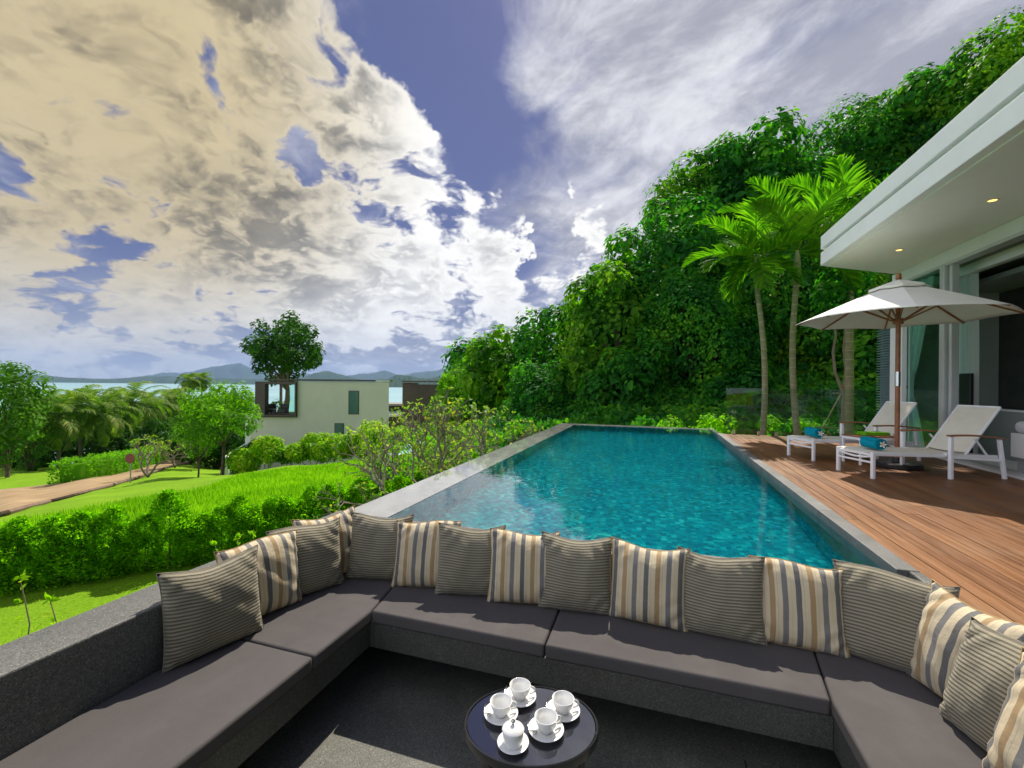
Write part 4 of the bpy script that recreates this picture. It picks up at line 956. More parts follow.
# ------------------------------------------------------------------ vine-covered trees of the slope
def lump_set(g, c, r, n, flat=.8, spread=.75):
    out = [(*c, r*.62)]
    for k in range(n):
        d = g.normal(size=3); d /= np.linalg.norm(d); d[2] = abs(d[2])*.9-.25; q = .5+.5*g.random()
        rr = r*(.26+.20*g.random()); out.append((c[0]+d[0]*r*spread*q, c[1]+d[1]*r*spread*q, c[2]+d[2]*r*flat*spread*q, rr))
    return out
def big_tree(u, v, d, rpx, label, n, leaf='leaf_vine', ls=.17, seed=0, name='vine_covered_tree', group='vine-covered trees on the slope', hang=True, i_up=False):
    g = np.random.default_rng(seed+100); c = at(u, v, d); r = rpx/F*d
    gz = min(tz(c.x, c.y), c.z-r*.9); o = empty(name, (c.x, c.y, gz)); tag(o, label, 'tree', group)
    cl = Vector((0, 0, c.z-gz)); lum = [(0, 0, cl.z, r*.74)]
    for k in range(34):
        dd = g.normal(size=3); dd /= np.linalg.norm(dd); q = r*(.66+.10*g.random()); lum.append((dd[0]*q, dd[1]*q, cl.z+dd[2]*q, r*(.18+.20*g.random())))
    if hang:      # curtains of creeper hanging down the front
        for k in range(10):
            a = g.random()*6.28; rr = r*(.55+.3*g.random()); z = cl.z-r*(.3+.6*g.random())
            lum.append((math.cos(a)*rr, math.sin(a)*rr, z, r*(.2+.15*g.random())))
    kk = MB(); kk.tube([(0, 0, -.5), (.1*r, .05*r, (c.z-gz)*.5), (0, 0, c.z-gz)], [.09*r+.05, .07*r+.04, .03*r+.02], 8)
    for l in lum[1:7]: kk.tube([(.05*r, 0, (c.z-gz)*.55), (l[0]*.5, l[1]*.5, (c.z-gz)*.55+(l[2]-(c.z-gz)*.55)*.6), (l[0], l[1], l[2])], [.04*r+.02, .03*r+.01, .01], 6)
    kk.build('trunk', 'bark', o, smooth=True)
    # leaf arrays are in local space; bias towards where the photo sees them
    L = np.array(lum)
    V1, F1 = crown_leaves(g, [(l[0]+c.x, l[1]+c.y, l[2]+gz, l[3]) for l in lum], n, ls, 1.0, .12, cam_bias=True, jit=.38)
    V1 = V1-np.array([c.x, c.y, gz])
    # inner leaves, coarser
    lum2 = [(l[0], l[1], l[2], l[3]*.8) for l in lum]
    V2, F2 = crown_leaves(g, lum2, n//4, ls*2.1, .6, .3)
    V, Fc = merge([(V1, F1), (V2, F2)]); raw_mesh('crown', V, Fc, leaf, o)
    return o
BT = [ # u, v, depth, radius px, label, leaf count, leaf size
 (478, 374, 34, 38, 'small rounded tree farthest down the slope, where the green mass meets the sky', 5200, .24),
 (504, 368, 27, 42, 'low leafy clump behind the plumeria at the foot of the slope', 5200, .20),
 (465, 395, 30, 34, 'light green bushy tree beside the brown building', 3600, .22),
 (561, 353, 26, 54, 'creeper-hung tree second up from the low end of the slope', 9000, .20),
 (616, 333, 21, 76, 'tall creeper-hung tree behind the pool corner on the garden side', 15000, .175),
 (545, 402, 20, 46, 'creeper mound just behind the far pool corner', 6500, .16),
 (630, 400, 18, 52, 'dark creeper mound directly behind the far pool rim', 8000, .16),
 (674, 268, 22, 72, 'domed creeper-covered tree half way up the skyline', 13000, .18),
 (690, 350, 19, 72, 'big-leaved creeper wall left of the three palms', 15000, .165),
 (704, 212, 27, 60, 'round tree on the skyline stepping up to the highest dome', 10000, .22),
 (753, 194, 25, 67, 'highest rounded dome of the skyline behind the palms', 14000, .20),
 (760, 300, 21, 74, 'dark creeper-covered tree behind the left palms', 13000, .18),
 (830, 330, 20, 78, 'shaded leafy tree behind the thick palm and glass rail', 12000, .18),
 (742, 405, 16.5, 42, 'low shrub mound behind the glass balustrade', 5000, .15),
 (842, 172, 26, 66, 'tree on the skyline right behind the fan of palm fronds', 10000, .22),
 (900, 150, 25, 68, 'tree crown above the front corner of the villa roof', 10000, .22),
 (955, 122, 23, 66, 'tree crown rising over the middle of the villa roof', 9000, .22),
 (1016, 74, 20, 64, 'topmost tree crown at the upper right corner of the photo', 9000, .20),
 (900, 230, 24, 74, 'tree filling the gap between the palms and the roof edge', 8000, .2),
 (895, 370, 17, 50, 'dark leafy tree seen under the roof beside the louvre panel', 5000, .16)]
for i, (u, v, d, rp, lab, n, ls) in enumerate(BT): big_tree(u, v, d, rp, lab, int(n*(1.3, 1.15, 1.9)[i % 3]), ls=ls*(1.05, 1.3, .78)[i % 3], seed=i, leaf='leaf_bright' if i in (2,) else ('leaf_creeper' if i in (1, 4, 9, 12, 15, 17) else 'leaf_vine'), i_up=i in (0, 3, 4, 7, 9, 10, 14, 15, 16, 17))

# creeper and undergrowth carpeting the slope
g = np.random.default_rng(77); n = 42000
u_ = g.uniform(480, 1150, n); dd_ = 12.1+(g.random(n)**1.3)*12
fx = (u_-512)/F; Xc = dd_*(fx*math.cos(YAW)-math.sin(YAW)); Yc = dd_*(fx*math.sin(YAW)+math.cos(YAW))
ok = (Yc > 12.0) | (Xc > 4.4) ; ok &= ~((Xc > 3.6) & (Yc < 10.6)); Xc = Xc[ok]; Yc = Yc[ok]
bumpy = .22*(1+np.sin(Xc*1.7+1)*np.cos(Yc*1.3))+.12*(1+np.sin(Xc*4.1)*np.sin(Yc*3.7))
Pc = np.stack([Xc, Yc, terr(Xc, Yc)+bumpy+.12*g.random(len(Xc))], -1)
Vc, Fcc = leaves(Pc, rnd_unit(len(Pc), g), norm(rnd_unit(len(Pc), g)*.6+np.array([-.1, -.5, .8])), .19*(.6+.8*g.random(len(Pc))))
tag(raw_mesh('undergrowth', Vc, Fcc, 'leaf_vine'), 'dark green creeper carpeting the slope under the trees', 'undergrowth', kind='stuff')

# low planting behind the pool rim and balustrade
def shrub_clump(name, pts, r, n, leaf, label, cat, ls=.09, group=None, seed=0, shape=LEAF, width=1.):
    g = np.random.default_rng(seed+50); c = Vector(pts[0]); o = empty(name, c); tag(o, label, cat, group)
    lum = []
    for p in pts:
        p = Vector(p)-c
        for k in range(6): lum.append((p.x+g.normal()*r*.4, p.y+g.normal()*r*.4, p.z+r*.5+g.random()*r*.6, r*(.35+.2*g.random())))
    V, Fc = crown_leaves(g, lum, n, ls, .3, .4, shape=shape, width=width); raw_mesh('foliage', V, Fc, leaf, o)
    st = MB()
    for l in lum[::2]: st.tube([(l[0]*.4, l[1]*.4, -.1), (l[0], l[1], l[2])], [.02, .008], 5)
    st.build('stem', 'bark', o); return o
for i, (u, lab) in enumerate([(668, 'bright low shrub behind the far pool rim, left of the glass rail'), (712, 'low shrub seen through the left pane of the glass rail'), (780, 'low shrub seen through the glass rail between two palms'), (820, 'low shrub behind the crooked young tree')]):
    p = at(u, 432, 12.2+.3*i); shrub_clump('garden_shrub', [(p.x, p.y, -1.75)], .62, 1500, 'leaf_shrub', lab, 'shrub', .09, 'low shrubs behind the pool', i)

# ------------------------------------------------------------------ garden: shrub row, tall grass, hedges
def column_shrub(seed, h=1.25):
    g = np.random.default_rng(seed); o = empty('column_shrub')
    n = 3600; t = g.random(n)**.8; a = g.random(n)*6.28; r = (.20*(1-t**5)+.035)*(.5+.6*g.random(n))*(1+.25*np.sin(t*14+a*2+seed))
    P = np.stack([np.cos(a)*r+.05*np.sin(t*5+seed), np.sin(a)*r+.05*np.cos(t*4+seed), .06+t*h], -1); d = np.stack([np.cos(a), np.sin(a), .9+0*a], -1)+g.normal(size=(n, 3))*.45
    nr = norm(rnd_unit(n, g)+np.stack([np.cos(a), np.sin(a), .4+0*a], -1)*.7)
    V, Fc = leaves(P, d, nr, .062*(.6+.8*g.random(n)), LEAF4, .8); raw_mesh('foliage', V, Fc, 'leaf_shrub', o)
    MB().tube([(0, 0, -.1), (.01, 0, h*.9)], [.016, .006], 5).build('stem', 'bark', o); return o
protos = [column_shrub(s, h) for s, h in ((1, 1.22), (2, 1.12), (3, 1.32), (4, 1.16))]
# base line of the row, in world coordinates
line = [atz(u, v, -3.02) for u, v in ((-90, 612), (0, 592), (80, 582), (165, 566), (250, 553), (330, 536), (400, 520), (450, 505), (480, 494))]
line = [Vector((p.x, p.y, tz(p.x, p.y))) for p in line]
seglen = [0]
for a, b in zip(line, line[1:]): seglen.append(seglen[-1]+(b-a).length)
k = 0; s = .0; used = set()
while s < seglen[-1]:
    q = max(j for j in range(len(seglen)) if seglen[j] <= s); q = min(q, len(line)-2); t = (s-seglen[q])/(seglen[q+1]-seglen[q]); p = line[q].lerp(line[q+1], t)
    pi = gg.randrange(4)
    for dxy in ((0, 0),):
        o = protos[pi] if pi not in used else copy_tree(protos[pi]); used.add(pi)
        o.location = (p.x+gg.uniform(-.05, .05), p.y+gg.uniform(-.05, .05), tz(p.x, p.y)-.02); o.rotation_euler = (0, 0, gg.random()*6); sc = gg.uniform(.82, 1.02); o.scale = (sc*1.05, sc*1.05, sc*gg.uniform(.76, .98))
        tag(o, 'upright bright green shrub in the close-planted row below the parapet', 'shrub', 'upright shrubs in the row below the parapet')
    s += gg.uniform(.20, .30); k += 1
for i in range(4):
    if i not in used: bpy.data.objects.remove(protos[i])

# tall bright grass behind the row (nobody could count it)
def grass_field(name, n, inside, zlo, hmin, hmax, width, seed, mat='leaf_grass', bounds=(-22, 2, 2, 26), lean=.25):
    g = np.random.default_rng(seed); P = np.zeros((0, 2))
    while len(P) < n:
        q = np.stack([g.uniform(bounds[0], bounds[1], n*3), g.uniform(bounds[2], bounds[3], n*3)], -1)
        q = q[inside(q)]; d = np.hypot(q[:, 0], q[:, 1]); q = q[g.random(len(q)) < np.clip(7/d, .0, 1)**1.1]
        P = np.concatenate([P, q])
    P = P[:n]; z = terr(P[:, 0], P[:, 1]); d = np.hypot(P[:, 0], P[:, 1])
    h = (hmin+(hmax-hmin)*g.random(n)); wd = width*(1+d*.06); a = g.random(n)*6.28
    ln = np.stack([np.cos(a), np.sin(a)], -1)*(lean*h*g.random(n))[:, None]; b = g.random(n)*6.28; wv = np.stack([np.cos(b), np.sin(b)], -1)*wd[:, None]/2
    B = np.concatenate([P, z[:, None]-.02], 1)
    def pt(t, sgn, k): return np.concatenate([P+ln*t*t+wv*sgn*k, (z-.02+h*t)[:, None]], 1)
    Vv = np.stack([pt(0, -1, .7), pt(0, 1, .7), pt(.55, 1, 1), pt(.55, -1, 1), pt(1, 1, .12), pt(1, -1, .12)], 1)
    m = (np.arange(n)*6)[:, None]; Fc = np.concatenate([m+np.array([[0, 1, 2, 3]]), m+np.array([[3, 2, 4, 5]])])
    o = raw_mesh(name, Vv.reshape(-1, 3), Fc, mat); return o
# field polygon in plan
near = [(q.x, q.y) for q in line]
fa = [ground_at(u, v) for u, v in ((-60, 549), (0, 535), (66, 522), (125, 509), (200, 496), (240, 480), (300, 472), (350, 466), (385, 462), (430, 454), (462, 450))]
poly = [(p.x-.0, p.y) for p in line]+[(p.x, p.y) for p in fa[::-1]]
def inpoly(q, poly=poly):
    x, y = q[:, 0], q[:, 1]; r = np.zeros(len(q), bool); j = len(poly)-1
    for i in range(len(poly)):
        xi, yi = poly[i]; xj, yj = poly[j]
        c = ((yi > y) != (yj > y)) & (x < (xj-xi)*(y-yi)/((yj-yi) or 1e-9)+xi); r ^= c; j = i
    return r
tag(grass_field('tall_grass', 130000, inpoly, 0, .16, .36, .016, 3, bounds=(-26, 1, 3, 26)), 'dense bright green tall grass on the slope behind the shrub row', 'grass', kind='stuff')
lawnpoly = [(-12, -2), (-2.45, -2), (-2.45, 9), (line[4].x, line[4].y)]+[(p.x, p.y) for p in line[3::-1]]
tag(grass_field('lawn_grass', 40000, lambda q: inpoly(q, lawnpoly), 0, .02, .05, .006, 4, bounds=(-12, -2.4, -1, 9), lean=.6), 'short mown lawn grass below the parapet', 'grass', kind='stuff')

def hedge_box(name, pts, h, wd, n, leaf, label, ls, seed, grp=None, rough=.06):
    g = np.random.default_rng(seed); pts = [Vector(p) for p in pts]; o = empty(name, pts[0]); tag(o, label, 'hedge', grp); c0 = pts[0]
    L = [0]
    for a, b in zip(pts, pts[1:]): L.append(L[-1]+(b-a).length)
    s = g.random(n)*L[-1]; P = np.stack([np.interp(s, L, [p[i] for p in pts]) for i in range(3)], -1)
    q = np.clip(np.searchsorted(L, s)-1, 0, len(pts)-2); D_ = norm(np.array([(pts[i+1]-pts[i])[:] for i in q])*np.array([1, 1, 0])); S_ = np.stack([-D_[:, 1], D_[:, 0], 0*s], -1)
    f = g.choice(3, n, p=[.4, .4, .2]); tt = g.random(n); w_ = np.where(f == 0, -.5, np.where(f == 1, tt-.5, .5)); hh = np.where(f == 1, 1., g.random(n))
    wob = 1+rough*np.sin(s*3.1+seed)+rough*g.normal(size=n)
    P = P+S_*(w_*wd*wob)[:, None]; P[:, 2] += hh*h*wob
    nr = S_*np.where(f == 0, -1, np.where(f == 2, 1, 0))[:, None]+np.stack([0*s, 0*s, np.where(f == 1, 1., .3)], -1)+rnd_unit(n, g)*.5
    V, Fc = leaves(P-np.array(c0), rnd_unit(n, g)+nr*.5, norm(nr), ls*(.6+.8*g.random(n)), LEAF4, 1.2); raw_mesh('foliage', V, Fc, leaf, o)
    core = MB(); rings = []
    for k, p in enumerate(pts):
        d = (pts[min(k+1, len(pts)-1)]-pts[max(k-1, 0)]).normalized(); p = p+d*(.5 if k == 0 else -.5 if k == len(pts)-1 else 0); sd_ = Vector((-d.y, d.x, 0)).normalized()*wd*.36; p = p-c0
        rings.append([p-sd_, p+sd_, p+sd_+Vector((0, 0, h*.82)), p-sd_+Vector((0, 0, h*.82))])
    core.quadstrip(rings); core.build('inner_growth', leaf, o); return o
hp1 = [ground_at(u, v) for u, v in ((33, 489), (60, 485), (90, 478), (125, 470), (150, 462), (185, 452))]
hp1 = [p+Vector((0, 0, 0))+(p*Vector((1, 1, 0)) if False else Vector((0, 0, 0))) for p in hp1]
bk = FW*1.0
hedge_box('clipped_hedge', [Vector((p.x+bk.x, p.y+bk.y, tz(p.x+bk.x, p.y+bk.y))) for p in hp1], 1.35, 1.3, 42000, 'leaf_hedge', 'long clipped light green hedge along the far side of the dirt road', .13, 5)
hy = [at(u, 470, 26) for u in (238, 262, 290, 320, 350, 380, 400)]
for i, (u, lab) in enumerate([(247, 'yellow-green shrub at the left end of the row before the cream house'), (268, 'yellow-tipped shrub under the balcony of the cream house'), (290, 'taller green shrub in the yellow row before the cream house'), (312, 'yellow-green shrub in front of the blank cream wall'), (333, 'dense shrub below the small window of the cream house'), (353, 'yellow-green shrub below the tall window of the cream house'), (374, 'shrub at the right corner of the cream house'), (396, 'yellowish shrub behind the plumeria branches')]):
    vb = 470-(u-247)*.11; p = at(u, vb, 25.5); z = p.z-.1
    shrub_clump('ornamental_shrub', [(p.x, p.y, z)], 1.15+.25*math.sin(i*2.3), 3400, 'leaf_yellow' if i != 2 else 'leaf_bright', lab, 'shrub', .17, 'yellow-green shrubs in front of the cream house', 20+i)
# silvery shrubs at left of house
for i, (u, vb, d, r_) in enumerate([(238, 478, 28, 1.1), (252, 462, 29, 1.0)]):
    p = at(u, vb, d); shrub_clump('ornamental_shrub', [(p.x, p.y, p.z)], r_, 2600, 'leaf_dark', ['grey-green shrub at the foot of the white retaining wall', 'grey-green shrub behind the yellow row at the house corner'][i], 'shrub', .16, None, 40+i)

# generic broadleaf tree
def broad_tree(name, u, vb, vt, d, wpx, label, n, leaf, ls, seed, group=None, lr=1., trunk='bark', flat=.62, gap=.5, forks=5, tr=.13, lumps=20, cb=.45):
    g = np.random.default_rng(seed+300); b = at(u, vb, d); o = empty(name, b); tag(o, label, 'tree', group)
    h = (vb-vt)/F*d; r = wpx/2/F*d; cz = h*(1-(1-cb)/2); ch = h*(1-cb)/2
    lum = []
    for k in range(lumps):
        dd = g.normal(size=3); dd /= np.linalg.norm(dd); q = .45+.55*g.random()
        lum.append((dd[0]*r*q*.8, dd[1]*r*q*.8, cz+dd[2]*ch*q*.85, min(r, ch)*(.20+.20*g.random())*lr))
    tb_ = MB(); tb_.tube([(0, 0, -.4), (.03*h, 0, h*cb*.5), (.02*h, .01*h, h*cb)], [tr*1.3, tr, tr*.8], 8)
    for l in lum[:forks*2]: tb_.tube([(.02*h, .01*h, h*cb*.85), (l[0]*.45, l[1]*.45, h*cb*.85+(l[2]-h*cb*.85)*.55), (l[0], l[1], l[2])], [tr*.55, tr*.35, tr*.1], 6)
    tb_.build('trunk', trunk, o, smooth=True)
    V, Fc = crown_leaves(g, lum, n, ls, .3, .75, shape=LEAF4); raw_mesh('crown', V, Fc, leaf, o); return o
broad_tree('garden_tree', 221, 481, 380, 25, 92, 'slim-trunked bright green tree standing on the lawn left of the cream house', 9500, 'leaf_bright', .20, 1, tr=.09, lumps=26, cb=.40)
broad_tree('garden_tree', 197, 486, 418, 24, 52, 'smaller feathery green tree left of the bright lawn tree', 3800, 'leaf_bright', .15, 2, tr=.045, cb=.38)
broad_tree('rain_tree', 285, 410, 306, 52, 100, 'tall dark spreading tree rising behind the cream house against the sky', 19000, 'leaf_dark', .44, 3, lr=.62, tr=.28, lumps=64, cb=.22)
broad_tree('shade_tree', 4, 494, 350, 34, 72, 'dense dark green tree at the left border beside the road', 11000, 'leaf_far', .34, 4, tr=.16, lumps=34, cb=.16)
broad_tree('shade_tree', 28, 490, 392, 38, 50, 'lower dark tree just right of the border tree', 5000, 'leaf_far', .34, 5, tr=.14, lumps=22, cb=.15)
broad_tree('garden_tree', 205, 452, 396, 36, 60, 'dark tree behind the bright lawn tree', 5000, 'leaf_far', .3, 6, tr=.12, cb=.2)
# coconut palms
CP = [(58, 476, 412, 40, 1.0, 'coconut palm nearest the clipped hedge end, drooping yellow fronds'), (80, 470, 402, 44, 1.0, 'coconut palm over the left part of the clipped hedge'), (104, 466, 408, 43, 1.0, 'coconut palm over the middle of the clipped hedge'),
      (131, 460, 398, 50, 1.15, 'tallest coconut palm with a full crown, right of the middle'), (92, 455, 398, 60, 1., 'coconut palm in the second rank left of the tall one'), (45, 462, 404, 50, 1., 'coconut palm beside the dark border tree'),
      (150, 455, 402, 56, 1., 'coconut palm right of the tall one above the hedge bend'), (168, 450, 397, 62, 1., 'coconut palm behind the small roadside trees'), (118, 450, 394, 72, .9, 'distant coconut palm just left of the tall one'), (66, 448, 396, 72, .9, 'distant coconut palm breaking the shoreline'),
      (191, 440, 380, 75, .8, 'slim coconut palm silhouetted against the sea, left of the pair'), (200, 440, 379, 78, .8, 'slim coconut palm silhouetted against the sea, right of the pair'), (180, 445, 392, 70, .9, 'coconut palm below the slim pair')]
for i, (u, vb, vt, d, s_, lab) in enumerate(CP):
    b = at(u, vb, d); t = at(u+2*math.sin(i*3), vt+(5 if i not in (10, 11) else 1), d); gq = random.Random(i); nf = 17 if d < 65 else 13
    palm('coconut_palm', b, t, .16, .11, fr_set(gq, nf+4, 78, -45), lab, 'coconut palms between the road and the sea', leaf='leaf_coconut', shaft=0, L=3.5*s_*(1 if d < 65 else .8), trunkmat='pale_bark', seed=10+i, n=34, ll=.95, droop=1.5, lw=.085, arch=2.0, vee=.15)
# belt of wood behind the palms, each crown one tree
bt = [(-8, 470, 395), (18, 460, 402), (40, 455, 400), (62, 450, 388), (70, 455, 396), (86, 450, 396), (104, 448, 393), (122, 450, 394), (142, 446, 392), (158, 450, 394), (176, 446, 390), (190, 452, 398), (208, 446, 392), (222, 445, 388), (238, 444, 386), (250, 446, 387), (100, 440, 391), (150, 438, 389), (60, 440, 392), (30, 442, 392), (200, 438, 386), (230, 436, 384)]
wl = ['behind the clipped hedge', 'among the palms', 'near the shoreline', 'beyond the palms']
for i, (u, vb, vt) in enumerate(bt):
    d = 58+5*(i % 4)+(25 if i >= 16 else 0)
    broad_tree('wood_tree', u, vb+4, vt+4, d, 50, 'dark green broad-crowned tree in the belt between the palms and the sea', 4600, 'leaf_far', .46 if d < 80 else .6, 60+i, 'trees in the belt before the sea', cb=.08, lumps=16, tr=.2)
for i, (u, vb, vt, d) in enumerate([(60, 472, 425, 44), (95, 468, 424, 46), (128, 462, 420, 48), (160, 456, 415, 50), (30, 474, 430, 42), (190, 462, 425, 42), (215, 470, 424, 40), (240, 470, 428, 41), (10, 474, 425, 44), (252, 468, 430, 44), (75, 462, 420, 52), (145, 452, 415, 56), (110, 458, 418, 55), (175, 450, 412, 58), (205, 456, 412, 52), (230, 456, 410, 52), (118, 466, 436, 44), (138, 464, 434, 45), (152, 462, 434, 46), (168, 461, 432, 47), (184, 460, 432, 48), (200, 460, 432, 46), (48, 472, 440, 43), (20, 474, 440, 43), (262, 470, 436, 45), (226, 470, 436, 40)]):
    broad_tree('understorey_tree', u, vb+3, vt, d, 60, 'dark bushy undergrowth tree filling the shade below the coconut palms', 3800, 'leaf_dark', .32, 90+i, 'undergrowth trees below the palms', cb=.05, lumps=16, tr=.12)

# roadside bare-ish frangipani trees
def frangipani(name, base, h, r, label, seed, nleaf, leaf, ls, lv=4, group=None, th=.05, tilt=.62, rosette=7, cat='tree'):
    g = random.Random(seed); gn = np.random.default_rng(seed); o = empty(name, base); tag(o, label, cat, group); mb = MB(); tips = []
    def grow(p, d, L, rr, k):
        q = p+d*L; mid = p+d*L*.5+Vector((g.uniform(-1, 1), g.uniform(-1, 1), g.uniform(-.3, .3)))*L*.07
        mb.tube([p, mid, q], [rr, rr*.85, rr*.75], 6)
        if k == 0: tips.append((q, d)); return
        for m in range(g.choice((2, 3)) if k > 1 else 2):
            a = g.uniform(0, 6.28); t = d.orthogonal().normalized(); t = Matrix.Rotation(a, 3, d) @ t
            nd = (d+t*g.uniform(.45, .95)*tilt/.62+Vector((0, 0, .16))).normalized(); grow(q, nd, L*g.uniform(.68, .92), rr*.68, k-1)
    for m in range(3 if lv > 3 else 2):
        a = m*2.1+g.random(); grow(Vector((0, 0, 0)), Vector((math.cos(a)*tilt*r, math.sin(a)*tilt*r, 1)).normalized(), h*.30, th, lv)
    mb.build('branches', 'pale_bark', o, smooth=True)
    P = []; Yd = []; Nn = []; S = []
    for q, d in tips:
        for k in range(rosette):
            a = g.uniform(0, 6.28); t = Matrix.Rotation(a, 3, d) @ d.orthogonal().normalized(); yd = (t+d*g.uniform(.1, .9)).normalized()
            P.append(q[:]); Yd.append(yd[:]); Nn.append((d-yd*.3)[:]); S.append(ls*g.uniform(.5, 1.15))
    V, Fc = leaves(np.array(P), np.array(Yd), np.array(Nn), np.array(S), LEAF, .75); raw_mesh('leaves', V, Fc, leaf, o); return o
p = ground_at(148, 476.5); frangipani('frangipani', p, 2.6, 1., 'small pale-branched tree on the grass verge beside the road sign', 5, 0, 'leaf_plumeria', .16, lv=4, th=.07)
p = ground_at(175, 467); frangipani('frangipani', p, 2.6, 1., 'second pale-branched tree on the verge, behind the feathery tree', 6, 0, 'leaf_plumeria', .16, lv=4, th=.07)
# big plumeria bushes outside the infinity edge
PLB = [(442, 520, 9.5, 2.45, 'pale-branched plumeria with yellowing leaves behind the middle of the infinity edge', 11), (476, 500, 10.6, 1.75, 'plumeria reaching over the pool edge near its far end', 12), (405, 520, 9.0, 2.0, 'plumeria nearest the shrub row, its twigs over the bright grass', 13), (470, 470, 12.5, 2.5, 'plumeria at the back of the group before the slope', 14), (425, 480, 13.5, 2.3, 'plumeria in front of the yellow shrubs', 15)]
for u, v, d, h, lab, sd_ in PLB:
    p = at(u, v, d); frangipani('plumeria', (p.x, p.y, -3.0), h, 1.15, lab, sd_, 0, 'leaf_plumeria', .105, lv=5, group='plumerias along the infinity edge', th=.045, tilt=.66, rosette=4)
for i, (u, v, d, r_) in enumerate([(400, 470, 12.5, .8), (420, 490, 10.5, .7), (455, 462, 14, .8), (500, 450, 15, .8), (440, 455, 17, .9), (478, 440, 19, 1.0), (520, 436, 15, .7), (404, 452, 24, 1.3), (424, 448, 25, 1.4), (444, 446, 24, 1.4)]):
    p = at(u, v, d); shrub_clump('garden_shrub', [(p.x, p.y, p.z-.6)], r_, 1700, 'leaf_shrub', ['low green shrub at the left foot of the plumerias', 'low green shrub by the pool edge under the plumeria', 'green shrub between the plumerias and the slope', 'green shrub by the far end of the infinity edge', 'green shrub behind the back plumeria', 'green shrub where the slope trees begin', 'leafy shrub touching the far pool corner', 'rounded shrub between the cream house corner and the plumerias', 'rounded shrub below the brown building', 'rounded shrub at the foot of the light green slope tree'][i], 'shrub', .11, 'green shrubs under the plumerias', 60+i)
# sprigs peeping over the parapet
for i, (u, v, vb, d, lab) in enumerate([(20, 578, 640, 3.3, 'thin yellow-tipped sprig beyond the parapet at the left border'), (215, 545, 575, 4.2, 'yellow-green sprig just above the parapet by the striped cushion'), (237, 538, 565, 4.4, 'second yellow-green sprig above the parapet'), (252, 534, 560, 4.5, 'curled sprig at the end of the shrub row'), (50, 600, 640, 3.2, 'small leafy sprig low behind the parapet at left')]):
    t = at(u, v, d); b = at(u+4, vb+30, d); o = empty('plumeria_sprig', (b.x, b.y, b.z)); tag(o, lab, 'plant', 'sprigs beyond the parapet'); tt = t-b
    mb = MB(); mb.tube([(0, 0, -.9), (0, 0, 0), tt*.5+Vector((.05, .02, 0)), tt], [.008, .007, .005, .003], 6); mb.build('stem', 'bamboo', o, smooth=True)
    g = np.random.default_rng(i); n = 16; fr_ = np.where(g.random(n) < .6, 1., .35+.6*g.random(n))[:, None]; V, Fc = leaves(np.array(tt)[None]*fr_, rnd_unit(n, g)+np.array([0, 0, .5]), rnd_unit(n, g), .06*(.6+.6*g.random(n)), LEAF, .8); raw_mesh('leaves', V, Fc, 'leaf_yellow', o)

# road sign seen from behind
p = ground_at(130.5, 483); sg = empty('road_sign', p); tag(sg, 'round reddish road sign on a thin post, seen from behind by the dirt road', 'sign')
MB().tube([(0, 0, -.2), (0, 0, 1.35)], .03, 8).build('post', 'galvanised', sg, smooth=True)
rot = Matrix.Rotation(YAW, 3, 'Z'); mb = MB(); mb.lathe([(0, -.01), (.25, -.01), (.26, 0), (.25, .01), (0, .01)], n=28, caps=False); mb.v = [tuple(rot @ Vector((v[0], v[2]-.05, v[1]+1.3))) for v in mb.v]; mb.build('disc', 'sign_back', sg, smooth=True)
# boat wake far out on the water
p = pray(121, 386.2); t = -40.5/p.z; p = p*t; bo = empty('motor_boat', (p.x, p.y, -40.95)); tag(bo, 'tiny white motor boat with a wake out on the bay', 'boat')
hb = MB(); hb.quadstrip([[(x, -w_, .2), (x, w_, .2), (x, w_*1.3, 2.2), (x, -w_*1.3, 2.2)] for x, w_ in ((-8, 2), (4, 2.2), (9, .4))]); hb.build('hull', 'white_paint', bo); MB().box(-5, 1, -1.6, 1.6, 2.2, 4).build('cabin', 'white_paint', bo)
wk = MB(); wk.quadstrip([[(-9, -1.5, 0), (-9, 1.5, 0), (-9, 1.2, 1.2), (-9, -1.2, 1.2)], [(-60, -9, 0), (-60, 9, 0), (-60, 7, .6), (-60, -7, .6)]]); wk.build('wake', 'wake_foam', bo)

# ------------------------------------------------------------------ neighbour house
NH = empty('neighbour_house', at(325, 470, 34)); tag(NH, 'cream flat-roofed house with a dark framed open balcony below the garden', 'house')
NH.rotation_euler.z = YAW; o0 = NH.location
def nl(u, v, dd=0.):   # local coords: x right, y depth, z
    q = at(u, v, 34+dd)-o0; return q.dot(RT), q.dot(FW), q.z
def nbox(u0, u1, v0, v1, y0, y1):
    x0, _, z1 = nl(u0, v0); x1, _, z0 = nl(u1, v1); k = (u1-512)/F*max(0, y1-y0) if y1 > 1 else 0; return MB().prism([(x0, y0), (x1, y0), (x1+k-.02, y1), (x0, y1)], z0, z1)
nbox(297.5, 388, 381.6, 492, 0, 5).build('wall', 'cream_render', NH)
nbox(250, 297.3, 417, 492, .02, 5).build('wall', 'cream_render', NH)
nbox(243, 250, 415, 492, .3, 1.2).build('wing_wall', 'white_render', NH)
nbox(268, 376, 378.8, 381.3, -.12, 5.1).build('roof_edge', 'roof_edge', NH)
nbox(376.5, 390, 380.2, 381.9, -.05, 5.1).build('roof_edge', 'cream_render', NH)
bf = MB()
x0, _, z1 = nl(257, 381.5); x1, _, z0 = nl(297.2, 416.6)
bf.box(x0, x1, -.25, 3.6, z1-.18, z1); bf.box(x0, x1, -.25, 3.6, z0, z0+.14); bf.box(x0, x0+.75, -.25, .3, z0+.141, z1-.181); bf.box(x1-.10, x1, -.25, .05, z0+.141, z1-.181); bf.box(x0, x0+.1, 3.3, 3.6, z0+.141, z1-.181)
bf.build('balcony_frame', 'brown_cladding', NH)
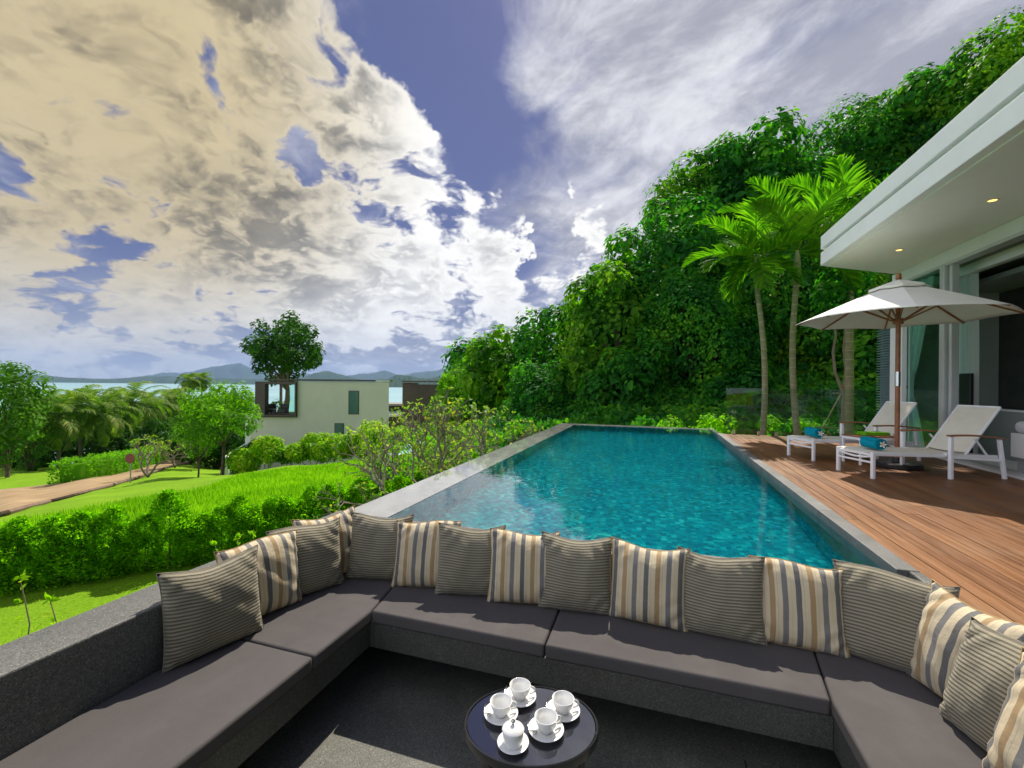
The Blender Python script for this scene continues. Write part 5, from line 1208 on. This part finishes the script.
MB().box(x0+1.9, x0+2.05, 3.3, 3.45, z0+.141, z1-.181).build('balcony_post', 'brown_cladding', NH)
MB().box(x1-.62, x1-.11, -.05, -.02, z0+.2, z1-.2).build('glass_panel', 'green_glass', NH)
for (u0, u1, v0, v1) in ((349, 358.5, 391, 414), (335, 343.5, 423.5, 434)):
    wf = nbox(u0-.4, u1+.4, v0-.4, v1+.4, -.03, .02).build('window', 'brown_cladding', NH)
    nbox(u0+.3, u1-.3, v0+.3, v1-.3, -.045, -.031).build('pane', simple('window_glass', (.07, .15, .14), .12, .1, 1.) if 'window_glass' not in M else 'window_glass', wf)
wp = nbox(361, 365, 421, 430, -.35, -.005).build('wall_lamp', 'cream_render', NH)
xa, _, za_ = nl(264, 411); 
for i, uu in enumerate((270, 283)):
    q = at(uu, 416.3, 34.6); ch = empty('balcony_chair', (q.x, q.y, q.z+.14), YAW); tag(ch, ['dark balcony armchair nearer the brown wall end', 'dark balcony armchair nearer the cream wall'][i], 'chair', 'dark armchairs on the balcony')
    MB().box(-.32, .32, -.3, .3, .15, .42).build('seat', 'black_plastic', ch, bevel=.03); MB().box(-.32, .32, .22, .32, .43, .82).build('backrest', 'black_plastic', ch, bevel=.03)
    for sx in (-.28, .28):
        for sy in (-.25, .25): MB().box(sx-.02, sx+.02, sy-.02, sy+.02, 0, .149).build('leg', 'black_plastic', ch)
q = at(277, 416.3, 35.5); shrub_clump('potted_plant', [(q.x, q.y, q.z+.15)], .75, 500, 'leaf_bright', 'leafy green plant between the balcony armchairs', 'plant', .16, None, 77)
# retaining wall at left of the house
a = at(222, 482, 29); b_ = at(249, 462, 33)
mb = MB(); mb.quadstrip([[(a.x, a.y, a.z-1), (b_.x, b_.y, b_.z-1), (b_.x, b_.y, b_.z+1.6), (a.x, a.y, a.z+1.6)], [(a.x+.2, a.y+.3, a.z-1), (b_.x+.2, b_.y+.3, b_.z-1), (b_.x+.2, b_.y+.3, b_.z+1.6), (a.x+.2, a.y+.3, a.z+1.6)]])
tag(mb.build('retaining_wall', 'white_render'), 'low white retaining wall behind the slim lawn tree, left of the cream house', 'wall')
# brown house beyond
BH = empty('brown_house', at(430, 420, 42)); tag(BH, 'dark brown flat-roofed building half hidden by the slope trees', 'house'); BH.rotation_euler.z = YAW; o0 = BH.location
def bbox(u0, u1, v0, v1, y0, y1):
    q0 = at(u0, v0, 42)-o0; q1 = at(u1, v1, 42)-o0; k = (u1-512)/F*(y1-y0); return MB().prism([(q0.dot(RT), y0), (q1.dot(RT), y0), (q1.dot(RT)+k, y1), (q0.dot(RT), y1)], q1.z, q0.z)
bbox(402.5, 418, 382.6, 440, 0, 6).build('wall', 'brown_cladding', BH)
bbox(417.4, 452, 384.5, 440, .02, 6).build('wall', 'brown_cladding', BH)
bbox(402, 455, 380.6, 382.4, -.3, 6.3).build('roof', 'roof_edge', BH)
LH = empty('lower_house', at(395, 420, 50)); tag(LH, 'low pale house roofs seen in the gap between the cream and brown houses', 'house'); LH.rotation_euler.z = YAW; o0 = LH.location
def lbox(u0, u1, v0, v1, y0, y1):
    q0 = at(u0, v0, 50)-o0; q1 = at(u1, v1, 50)-o0; return MB().box(q0.dot(RT), q1.dot(RT), y0, y1, q1.z, q0.z)
lbox(385, 406, 403, 405, -2, 2).build('roof', 'grey_roof', LH); lbox(386, 406, 405.2, 412, 0, 2).build('wall', 'brown_cladding', LH); lbox(384, 406, 412.2, 415, -3, 0).build('roof', 'white_render', LH); lbox(386, 406, 415.2, 435, -1, 2).build('wall', 'brown_cladding', LH)
fj.build('floor_joint', 'black_plastic').hide_render = False
bpy.data.objects['floor_joint']['kind'] = 'structure'
